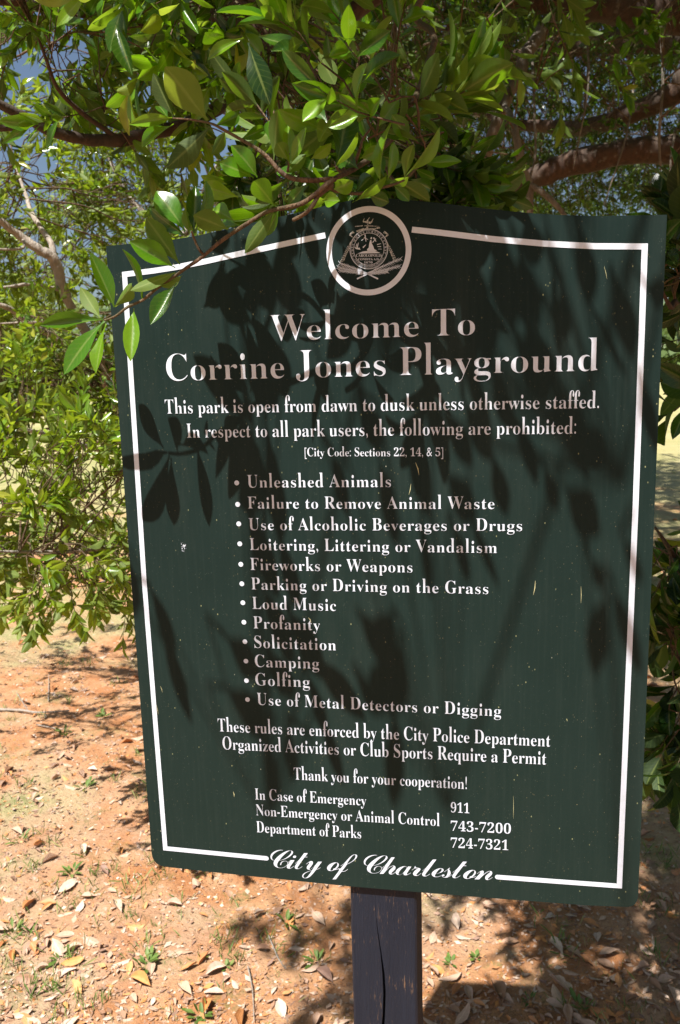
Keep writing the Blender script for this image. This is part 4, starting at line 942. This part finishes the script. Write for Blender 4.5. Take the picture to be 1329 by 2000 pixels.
# ------------------------------------------------------------------ broad-leaved shrub at the right edge
CB = np.array([1.02, 1.95, 0.0])
cs = Tree('broadleaf_shrub', tuple(CB), 'dark glossy broad-leaved shrub close behind the right edge of the sign', 'shrub', M_LEAFC, M_BARK, 21, 0.085, 8, 0.10)
cs.limb([CB + (0, 0, -.05), CB + (-.02, -.05, .35), CB + (-.06, -.12, .8), CB + (-.12, -.3, 1.25), CB + (-.2, -.45, 1.7), CB + (-.25, -.55, 2.0)], [.02, .018, .015, .011, .007, .003], 'stem', n=8)
cs.limb([CB + (-.02, -.05, .35)] + WP([(1345, 1300, 1.62), (1310, 1240, 1.5), (1290, 1190, 1.45)]), [.008, .006, .004, .002], 'stem', n=6)
cs.limb([CB + (-.06, -.12, .8)] + WP([(1340, 1130, 1.55), (1300, 1060, 1.45), (1280, 1030, 1.42)]), [.007, .005, .004, .002], 'stem', n=6)
cs.limb([CB + (-.12, -.3, 1.25)] + WP([(1345, 640, 1.35), (1310, 600, 1.28), (1290, 560, 1.25)]), [.006, .005, .004, .002], 'stem', n=6)
fill(cs, 1300, 1100, 1400, 1480, 1.32, 1.7, 15, .06, 4, 1.0, .3, -.2)
fill(cs, 1284, 1060, 1330, 1240, 1.35, 1.5, 5, .04, 3, .75, .2, .1)
fill(cs, 1318, 470, 1420, 560, 1.15, 1.5, 10, .04, 4, .85, -.1, -.4)
fill(cs, 1400, 600, 1600, 1500, 1.3, 1.9, 16, .10, 4, 1.0, .2)
cs.finish(300)

# ------------------------------------------------------------------ trees along the far side of the field
def far_tree(x, y, h, rw, seed, label, tone=0.0):
    r = random.Random(seed); rg = np.random.default_rng(seed)
    t = empty('field_tree', (x, y, 0), label, 'tree', 'trees along the far side of the field')
    P = spline([(x, y, -.2), (x + r.uniform(-.2, .2), y, h * .25), (x + r.uniform(-.4, .4), y, h * .5), (x, y, h * .8)], 3)
    V, Q = tube_arrays(P, np.linspace(h * .03, h * .008, len(P)), 7); link('trunk', npmesh('trunk', V, Q), M_BARK, t)
    lob = [(np.array([x + r.gauss(0, rw * .45), y + r.gauss(0, rw * .4), h * r.uniform(.38, .86)]), rw * r.uniform(.32, .55)) for _ in range(11)] + [(np.array([x + r.uniform(-1, 1) * rw * .7, y - rw * .3, h * r.uniform(.12, .3)]), rw * .4) for _ in range(4)]
    for c_, q in lob[:6]:
        V, Q = tube_arrays(spline([P[len(P) // 2], (P[len(P) // 2] + c_) / 2 + (0, 0, -.3), c_], 2), np.linspace(h * .012, h * .004, 5), 5); link('branch', npmesh('branch', V, Q), M_BARK, t)
    n = 330; Ps = []; Dn = []
    for c_, q in lob:
        o = rg.normal(0, 1, (n, 3)); o /= np.linalg.norm(o, axis=1)[:, None]; o[:, 2] *= .75; Ps.append(c_ + o * q * rg.uniform(.55, 1.12, (n, 1))); Dn.append(o)
    Ps = np.concatenate(Ps); Dn = np.concatenate(Dn); D = rg.normal(0, 1, Ps.shape); Nn = Dn + rg.normal(0, .6, Ps.shape)
    o = link('crown', leaves_mesh('crown', Ps, D, Nn, rg.uniform(.28, .6, len(Ps)) * h / 10, np.full(len(Ps), 1.6), np.clip(rg.beta(2, 2, len(Ps)) + tone, 0, .9), T_OFF), M_FAR, t)
kinds = ['tall pale green tree', 'low dark green tree', 'round bushy green tree', 'yellowish green tree', 'broad spreading tree']
FT = [(-62, 92, 13, 6.5), (-50, 80, 10, 5.5), (-38, 88, 13, 6.5), (-29, 78, 11.5, 5.5), (-20, 90, 13, 6), (-10, 84, 11, 5.5), (0, 92, 12, 6), (10, 88, 11, 6), (20, 95, 13, 6.5), (30, 92, 12, 6), (40, 88, 11, 5.5), (50, 98, 13, 7)]
place = ['at the far left end of the tree line', 'second from the left of the far tree line', 'left of the middle in the far tree line', 'seen past the pale limbs of the young oak', 'beyond the left edge of the sign', 'hidden partly by the sign on its left', 'straight behind the sign', 'behind the right half of the sign', 'just left of the parked car', 'behind the parked car', 'right of the parked car', 'at the far right end of the tree line']
for k, (x, y, h, rw) in enumerate(FT): far_tree(x, y, h, rw, 100 + k, kinds[k % 5] + ' ' + place[k], [.15, -.15, 0, .2, 0][k % 5])
# a hedge-like wood that closes the view between the trunks
n = 9000; hx = RNG.uniform(-110, 110, n); hz = RNG.uniform(0.1, 1, n) ** .8 * (4.2 + 1.3 * np.sin(hx * .21) + .8 * np.sin(hx * .67)); hy = 104 + RNG.normal(0, 1.2, n) - hz * .2
hp = np.stack([hx, hy, hz], 1); o = link('far_wood', leaves_mesh('far_wood', hp, RNG.normal(0, 1, (n, 3)), RNG.normal(0, .6, (n, 3)) + (0, -1, .6), RNG.uniform(.9, 1.8, n), np.full(n, 1.8), RNG.beta(2, 2, n) * .8, T_OFF), M_FAR)
tag(o, 'low green wood closing the far side of the field', 'wood', kind='stuff')

# ------------------------------------------------------------------ parked car and a pale house beyond the field, right edge
def simple(name, col, rough=.6, metal=0.0, coat=0.0):
    m, nt, b = mat(name); c = mix(nt, mth(nt, 'MULTIPLY', noise(nt, obj_pos(nt), 6, 4), .35), col, tuple(q * .75 for q in col)); nt.links.new(c, b.inputs['Base Color'])
    b.inputs['Roughness'].default_value = rough; b.inputs['Metallic'].default_value = metal; b.inputs['Coat Weight'].default_value = coat; return m
M_CAR = simple('navy_car_paint', (0.012, 0.022, 0.075), .3, 0.0, .8); M_GLASS = simple('dark_glass', (0.015, 0.018, 0.02), .08); M_TYRE = simple('rubber', (0.02, 0.02, 0.02), .8)
M_RIM = simple('alloy', (0.5, 0.5, 0.52), .35, .8); M_RED = simple('tail_lamp_red', (0.45, 0.02, 0.03), .25); M_CHR = simple('bumper_grey', (0.30, 0.31, 0.33), .4); M_PLATE = simple('plate', (0.65, 0.65, 0.6), .5)
def car(x, y, rz, label):
    t = empty('parked_car', (x, y, 0), label, 'car', rz=rz)
    def cp(name, me, m, parent=None):
        o = bpy.data.objects.new(name, me); COL.objects.link(o); me.materials.append(m); o.parent = parent or t; return o
    # cross-sections along the length (local x, rear at -2.2)
    st = [(-2.25, .35, .80, .78, .80), (-2.2, .28, .98, .84, .80), (-1.9, .25, 1.04, .88, .80), (-1.2, .24, 1.06, .90, .80), (0, .22, 1.02, .91, .82), (1.2, .24, .96, .90, .80), (1.9, .26, .86, .86, .76), (2.2, .32, .68, .76, .66)]
    V = []
    for (X_, zb_, zt_, hw, hw2) in st:
        for yy, zz in ((-hw * .9, zb_), (-hw, zb_ + .15), (-hw, (zb_ + zt_) / 2), (-hw * .97, zt_ - .08), (-hw2 * .9, zt_), (hw2 * .9, zt_), (hw * .97, zt_ - .08), (hw, (zb_ + zt_) / 2), (hw, zb_ + .15), (hw * .9, zb_)): V.append((X_, yy, zz))
    Fc = [(i * 10 + k, i * 10 + (k + 1) % 10, (i + 1) * 10 + (k + 1) % 10, (i + 1) * 10 + k) for i in range(7) for k in range(10)] + [tuple(range(10)), tuple(range(70, 80))[::-1]]
    me = pymesh('body', V, Fc, True); bm = bmesh.new(); bm.from_mesh(me); bmesh.ops.recalc_face_normals(bm, faces=bm.faces); bm.to_mesh(me); bm.free(); cp('body', me, M_CAR)
    def frustum(x0, x1, x2, x3, z0, z1, w0, w1):
        V = [(x0, -w0, z0), (x1, -w0, z0), (x1, w0, z0), (x0, w0, z0), (x2, -w1, z1), (x3, -w1, z1), (x3, w1, z1), (x2, w1, z1)]
        return pymesh('x', V, [(3, 2, 1, 0), (4, 5, 6, 7), (0, 1, 5, 4), (1, 2, 6, 5), (2, 3, 7, 6), (3, 0, 4, 7)])
    cp('cabin', frustum(-1.75, 1.1, -1.05, .35, 1.0, 1.43, .80, .62), M_GLASS); cp('roof', frustum(-1.1, .42, -.95, .25, 1.425, 1.475, .66, .56), M_CAR)
    for q in (-1, 1):
        b_ = MB().box((-2.24, q * .62, .82), (.10, .34, .18)); cp('tail_light', b_.mesh('tail_light'), M_RED)
        b_ = MB().box((2.16, q * .6, .62), (.10, .3, .14)); cp('headlight', b_.mesh('headlight'), M_PLATE)
        b_ = MB().box((.55, q * .95, 1.02), (.18, .16, .12)); cp('wing_mirror', b_.mesh('wing_mirror'), M_CAR)
        for wx in (-1.38, 1.4):
            Vr, Qr = tube_arrays([(wx, q * .72, .32), (wx, q * .93, .32)], .33, 20); tw = cp('wheel', npmesh('wheel', Vr, Qr, smooth=False), M_TYRE)
            Vr, Qr = tube_arrays([(wx, q * .90, .32), (wx, q * .965, .32)], .20, 14); cp('rim', npmesh('rim', Vr, Qr, smooth=False), M_RIM, tw)
            for s_ in range(5):
                a = s_ * 2 * math.pi / 5
    cp('bumper', MB().box((-2.28, 0, .5), (.12, 1.6, .22), top=.97).mesh('bumper'), M_CHR); cp('number_plate', MB().box((-2.31, 0, .76), (.03, .42, .13)).mesh('number_plate'), M_PLATE)
    cp('door', MB().box((.25, -.925, .66), (.95, .02, .55)).mesh('door'), M_CAR); cp('door', MB().box((-.72, -.925, .66), (.9, .02, .55)).mesh('door'), M_CAR)
    return t
cc_ = G(1322, 732); car(cc_[0] + .8, cc_[1] + .6, math.radians(20), 'dark blue car with a red tail light parked across the field')
M_WALL = simple('cream_siding', (0.62, 0.55, 0.45), .8); M_ROOF = simple('grey_roof', (0.16, 0.15, 0.15), .9)
hx_, hy_ = cc_[0] * 1.22 + 0.5, cc_[1] * 1.22
ho = empty('house', (hx_, hy_, 0), 'pale cream house far behind the dark blue car', 'house')
def hpart(name, mb, m, par=None):
    o = bpy.data.objects.new(name, mb.mesh(name)); COL.objects.link(o); o.data.materials.append(m); o.parent = par or ho; return o
hpart('wall', MB().box((0, 0, 1.5), (14, 8, 3.0)), M_WALL)
hpart('roof', MB().add([(-7.6, -4.6, 3), (7.6, -4.6, 3), (7.6, 4.6, 3), (-7.6, 4.6, 3), (-7.2, 0, 5.2), (7.2, 0, 5.2)], [(0, 1, 5, 4), (2, 3, 4, 5), (1, 2, 5), (3, 0, 4), (3, 2, 1, 0)]), M_ROOF)
for q in (-5, -2.2, 2.2, 5):
    wn = hpart('window', MB().box((q, -4.04, 1.7), (1.2, .08, 1.3)), M_PLATE); hpart('pane', MB().box((q, -4.1, 1.7), (1.0, .06, 1.1)), M_GLASS, wn)
hpart('door', MB().box((0, -4.04, 1.1), (1.0, .08, 2.1)), M_ROOF)

# ------------------------------------------------------------------ litter on the ground
def dry_mat(name, c1, c2, c3):
    m, nt, b = mat(name); oi = nt.nodes.new('ShaderNodeObjectInfo'); at = nt.nodes.new('ShaderNodeAttribute'); at.attribute_name = 'tone'
    t = mth(nt, 'FRACT', mth(nt, 'ADD', oi.outputs['Random'], at.outputs['Fac']))
    c = ramp(nt, t, [(0.0, c1), (0.5, c2), (1.0, c3)]); p = geo_pos(nt)
    c = mix(nt, mth(nt, 'MULTIPLY', ramp(nt, noise(nt, p, 120, 4, .7), [(0.45, 0.0), (0.7, 1.0)]), .45), c, tuple(q * .55 for q in c2))
    uvn = nt.nodes.new('ShaderNodeTexCoord'); sp2 = nt.nodes.new('ShaderNodeSeparateXYZ'); nt.links.new(uvn.outputs['UV'], sp2.inputs[0])
    rib = ramp(nt, mth(nt, 'ABSOLUTE', mth(nt, 'SUBTRACT', sp2.outputs[0], 0.5)), [(0.0, 1.0), (0.05, 0.0)])
    c = mix(nt, mth(nt, 'MULTIPLY', rib, .4), c, tuple(min(.8, q * 1.3) for q in c3))
    nt.links.new(c, b.inputs['Base Color']); b.inputs['Roughness'].default_value = .6; bump(nt, b, noise(nt, p, 200, 3), .4, .001); return m
M_PALE = dry_mat('dry_leaf_pale', (0.50, 0.34, 0.24), (0.42, 0.27, 0.19), (0.62, 0.48, 0.38))
M_ORNG = dry_mat('dry_leaf_orange', (0.55, 0.24, 0.07), (0.48, 0.20, 0.08), (0.60, 0.32, 0.13))
M_BRWN = dry_mat('dry_leaf_brown', (0.27, 0.14, 0.08), (0.35, 0.20, 0.12), (0.22, 0.13, 0.10))
dtm = [leaf_template(8, 0.42, f_, c_, w_, 5, 50 + i, .06, tw_, .9) for i, (f_, c_, w_, tw_) in enumerate([(.25, .10, .02, .5), (.55, -.10, .03, -.4), (.15, .22, .02, .6), (.8, .03, .03, 0.2), (.3, -.16, .02, 1.0), (.1, .04, .03, -.5)])]
kindsL = [(M_PALE, 'tan'), (M_ORNG, 'orange'), (M_BRWN, 'brown')]
DM = {}
def dmesh(i, k):
    if (i, k) not in DM:
        tv, tq, tuv = dtm[i]; me = npmesh('fallen_leaf', tv, tq, tuv, np.full(len(tv), i * .137)); me.materials.append(kindsL[k][0]); DM[(i, k)] = me
    return DM[(i, k)]
cand = []; rl = random.Random(77)
for k in range(2700):
    Yq = 1.55 + 6.5 * rl.random() ** 1.7; Xq = rl.uniform(-.52, .52) * Yq * 1.15
    x, y, z = proj(np.array([Xq, Yq, 0])); x, y = x[0], y[0]
    cand.append((Xq, Yq, x, y))
pick = []; restl = []
for c_ in cand:
    Xq, Yq, x, y = c_
    vis = -10 < x < 1340 and y < 2010 and not (260 < x < 1250 and y < 1715) and not (690 < x < 820)
    # fewer leaves on the bare sand at mid left
    if rl.random() < (.45 if y < 1500 and x < 300 else .12): continue
    (pick if vis and len(pick) < 4000 else restl).append(c_)
pick.sort(key=lambda c_: c_[1])
def place_leaf_mat(Xq, Yq, ln):
    n_ = np.array([rl.gauss(0, .17), rl.gauss(0, .17), 1.0 if rl.random() < .6 else -1.0]); a = rl.uniform(0, 6.283)
    d = np.array([math.cos(a), math.sin(a), rl.gauss(0, .12)]); return d, norm(n_)
regs = {}
for c_ in pick[:300]:
    Xq, Yq, x, y = c_; u = rl.random(); k = 0 if u < .62 else (1 if u < .84 else 2); ln = min(.085, .022 + .05 * rl.random() ** 1.6 + .02 * (rl.random() < .12))
    row = 'at the bottom' if y > 1930 else ('near the bottom' if y > 1850 else ('below the board' if x > 300 and y > 1700 else 'farther back'))
    if x < 110: reg = 'left-edge sand'
    elif x < 230: reg = 'sand near the left edge'
    elif x < 360: reg = "sand under the board's left corner"
    elif x < 470: reg = 'sand left of the script lettering'
    elif x < 580: reg = 'sand below the word City'
    elif x < 700: reg = "sand beside the post's left"
    elif x < 930: reg = "shade beside the post's right"
    elif x < 1060: reg = "shade below the script's end"
    elif x < 1200: reg = "shade under the right border"
    else: reg = 'right-edge shade'
    sz = 'large' if ln > .055 else ('small' if ln < .036 else 'midsize')
    vi = rl.randrange(6); form = ['curled', 'creased', 'arched', 'folded', 'twisted', 'flat'][vi]
    o = bpy.data.objects.new('fallen_leaf', dmesh(vi, k)); COL.objects.link(o)
    d, nn = place_leaf_mat(Xq, Yq, ln); Xa = norm(np.cross(d, nn)); d = norm(d); Za = np.cross(Xa, d); z0 = float(gh(np.array(Xq), np.array(Yq))) + .003 + abs(d[2]) * ln * .4 + .06 * ln
    Mx = Matrix.Identity(4)
    for a_ in range(3): Mx[a_][0] = Xa[a_] * ln; Mx[a_][1] = d[a_] * ln; Mx[a_][2] = Za[a_] * ln
    Mx.translation = (Xq, Yq, z0); o.matrix_world = Mx
    lb = f'{sz} {kindsL[k][1]} {form} leaf on {reg}, {row}'
    tag(o, lb, 'fallen leaf', 'dry leaves fallen on the ground')
rest = pick[300:] + restl
P = np.array([(c_[0], c_[1], 0) for c_ in rest]); P[:, 2] = gh(P[:, 0], P[:, 1]) + .007; n = len(P)
A = RNG.uniform(0, 6.283, n); D = np.stack([np.cos(A), np.sin(A), RNG.normal(0, .1, n)], 1); Nn = np.stack([RNG.normal(0, .17, n), RNG.normal(0, .17, n), np.where(RNG.random(n) < .6, 1, -1)], 1)
ln = RNG.uniform(.025, .065, n); tn = RNG.random(n)
for k in range(3):
    q = np.digitize(RNG.random(n), [.6, .83]) == k
    o = link('leaf_litter', leaves_mesh('leaf_litter', P[q], D[q], Nn[q], ln[q], np.ones(q.sum()), tn[q], [leaf_template(5, .42, .6, .15, .02, 3, 60, .06, .5), leaf_template(5, .4, .9, -.12, .02, 3, 61, .06, -.5)]), kindsL[k][0])
    tag(o, kindsL[k][1] + ' dry leaf litter scattered over the ground around and beyond the sign', 'leaf litter', kind='stuff')
n = 26000; Yq = 1.55 + 7 * RNG.random(n) ** 1.5; Xq = RNG.uniform(-.55, .55, n) * Yq; keep = np.sin(Xq * 4 + 2 * np.sin(Yq * 3)) + np.sin(Yq * 5.3 + Xq) > RNG.uniform(-2.2, 1.6, n); Yq, Xq = Yq[keep], Xq[keep]; n = len(Xq)
P = np.stack([Xq, Yq, gh(Xq, Yq) + .004], 1); A = RNG.uniform(0, 6.283, n); D = np.stack([np.cos(A), np.sin(A), RNG.normal(0, .12, n)], 1); Nn = np.stack([RNG.normal(0, .25, n), RNG.normal(0, .25, n), np.where(RNG.random(n) < .6, 1, -1)], 1)
ln = .008 + .026 * RNG.random(n) ** 1.5; tn = RNG.random(n); kq = np.digitize(RNG.random(n), [.38, .56])
for k in range(3):
    q = kq == k; o = link('small_litter', leaves_mesh('small_litter', P[q], D[q], Nn[q], ln[q], RNG.uniform(.6, 1.5, q.sum()), tn[q], T_LOW), kindsL[k][0])
    tag(o, kindsL[k][1] + ' small leaf pieces lying thick over the sand', 'leaf litter', kind='stuff')
# crumbs of leaf, bark and stones
n = 42000; Yq = 1.5 + 5.5 * RNG.random(n) ** 1.6; Xq = RNG.uniform(-.55, .55, n) * Yq; P = np.stack([Xq, Yq, gh(Xq, Yq) + .002], 1); A = RNG.uniform(0, 6.283, n)
D = np.stack([np.cos(A), np.sin(A), RNG.normal(0, .25, n)], 1); Nn = np.stack([RNG.normal(0, .5, n), RNG.normal(0, .5, n), np.ones(n)], 1)
sz_ = RNG.uniform(.004, .016, n); tn = RNG.random(n); kk_ = np.digitize(RNG.random(n), [.42, .72])
for k in range(3):
    q = kk_ == k; o = link('leaf_crumbs', leaves_mesh('leaf_crumbs', P[q], D[q], Nn[q], sz_[q], RNG.uniform(.6, 2.2, q.sum()), tn[q], T_OFF), kindsL[k][0])
    tag(o, kindsL[k][1] + ' crumbs of dead leaf and bark mixed into the sand', 'leaf crumbs', kind='stuff')
# grass blades
m, nt, b = mat('grass_blade'); at = nt.nodes.new('ShaderNodeAttribute'); at.attribute_name = 'tone'
c = ramp(nt, at.outputs['Fac'], [(0.0, (0.07, 0.14, 0.02)), (0.6, (0.16, 0.24, 0.05)), (1.0, (0.42, 0.36, 0.16))]); nt.links.new(c, b.inputs['Base Color']); b.inputs['Roughness'].default_value = .55
tr = nt.nodes.new('ShaderNodeBsdfTranslucent'); nt.links.new(c, tr.inputs[0]); mx = nt.nodes.new('ShaderNodeMixShader'); mx.inputs[0].default_value = .3
nt.links.new(b.outputs[0], mx.inputs[1]); nt.links.new(tr.outputs[0], mx.inputs[2]); nt.links.new(mx.outputs[0], nt.nodes['Material Output'].inputs['Surface']); M_GRASS = m
Pg = []; Lg = []
rg = random.Random(12)
for k in range(2600):
    Yq = 1.6 + 12 * rg.random() ** 1.5; Xq = rg.uniform(-.55, .55) * Yq
    pat = math.sin(Xq * 3.1 + 1) * math.sin(Yq * 2.3) + .5 * math.sin(Xq * 9 + Yq * 5)
    if pat < rg.uniform(-.6, .9): continue
    nb = rg.randint(4, 14); sp3 = rg.uniform(.01, .035); hh = rg.uniform(.012, .035) * (1 + Yq * .06)
    for j in range(nb): Pg.append((Xq + rg.gauss(0, sp3), Yq + rg.gauss(0, sp3), 0)); Lg.append(hh * rg.uniform(.6, 1.4))
Pg = np.array(Pg); Lg = np.array(Lg); Pg[:, 2] = gh(Pg[:, 0], Pg[:, 1]) - .002; n = len(Pg)
D = np.stack([RNG.normal(0, .55, n), RNG.normal(0, .55, n), np.ones(n)], 1); Nn = np.stack([RNG.normal(0, 1, n), RNG.normal(0, 1, n) - .5, np.full(n, .3)], 1)
bl = leaf_template(4, .09, .3, .25, 0, 3, 70, .01); o = link('grass', leaves_mesh('grass', Pg, D, Nn, Lg, np.full(n, 1.1), RNG.beta(2, 2, n), [bl]), M_GRASS); tag(o, 'short thin grass growing in patches through the sand', 'grass', kind='stuff')
# small green weeds
def weed(px, py, size, seed, label):
    r = random.Random(seed); q = G(px, py); n = r.randint(9, 16); P = []; D = []; Nn = []; Ln = []
    for j in range(n):
        a = r.uniform(0, 6.283); e = r.uniform(.2, 1.1); rr = r.uniform(0, size * .4); P.append((rr * math.cos(a), rr * math.sin(a), r.uniform(0, size * .25))); D.append((math.cos(a) * math.cos(e), math.sin(a) * math.cos(e), math.sin(e))); Nn.append((-math.cos(a) * .5, -math.sin(a) * .5, 1)); Ln.append(size * r.uniform(.35, .8))
    me = leaves_mesh('weed', np.array(P), np.array(D), np.array(Nn), np.array(Ln), np.full(n, r.uniform(.7, 1.5)), np.array([r.uniform(.1, .7) for _ in range(n)]), T_MID)
    o = link('weed', me, M_GRASS); o.location = (q[0], q[1], float(gh(np.array(q[0]), np.array(q[1])))); tag(o, label, 'weed', 'small green weeds in the sand')
WD = [(140, 1712, .05, 'spiky green tuft on the sand left of the sign corner'), (26, 1822, .045, 'small leafy green weed near the left edge at the bottom'), (289, 1884, .05, 'bright leafy green weed below the left corner of the sign'), (442, 1890, .03, 'low round-leaved weed between dry leaves left of the post'),
      (118, 1875, .045, 'thin green tuft among pale leaves low on the left'), (170, 1545, .06, 'feathery green weed beside the left edge of the board'), (128, 1440, .06, 'light green tuft in the grey sand patch'), (560, 1800, .05, 'long-bladed green tuft left of the post in half shade'),
      (620, 1880, .05, 'wispy grass tuft just left of the post'), (880, 1880, .035, 'dark green weed in the shade right of the post'), (930, 1870, .03, 'small shaded weed among brown leaves right of the post'), (1130, 1970, .045, 'shaded leafy weed at the bottom right'), (40, 1650, .05, 'pale green tuft at the left edge'),
      (200, 1400, .05, 'low grass tuft left of the board near the twig'), (1035, 1955, .03, 'bright yellow-green sprout in a sunny fleck'), (395, 1985, .05, 'grassy weed at the bottom edge left of centre')]
for k, (x, y, s_, lb) in enumerate(WD): weed(x, y, s_, 300 + k, lb)
# fallen sticks
def stick(pts, r0, label):
    P = [G(x, y) for x, y in pts]; P = np.array([(q[0], q[1], float(gh(q[0], q[1])) + .008 + r0) for q in P]); V, Q = tube_arrays(spline(P, 4), np.linspace(r0, r0 * .5, 4 * (len(P) - 1) + 1) * (1 + RNG.normal(0, .06, 4 * (len(P) - 1) + 1)), 7)
    o = link('fallen_stick', npmesh('fallen_stick', V, Q), M_BARKG); tag(o, label, 'stick')
stick([(-20, 1393), (40, 1393), (75, 1396), (135, 1391)], .007, 'long pale stick lying on the sand at the left edge')
stick([(33, 1355), (45, 1375), (56, 1392)], .003, 'thin dark twig leaning on the long pale stick')
stick([(485, 1895), (494, 1945), (497, 2005)], .0022, 'thin dark twig lying upright-looking left of the post at the bottom')
stick([(525, 1830), (545, 1880), (560, 1900)], .0025, 'bent grey twig between dry leaves left of the post')
stick([(95, 1372), (96, 1340), (96, 1325)], .003, 'short bleached twig standing from the sand near the left edge')
stick([(72, 1420), (110, 1428), (135, 1430)], .003, 'slim pale twig on the grey sand patch')

print('TRIS', sum(len(o.data.polygons) * 2 for o in scene.objects if o.type == 'MESH'))
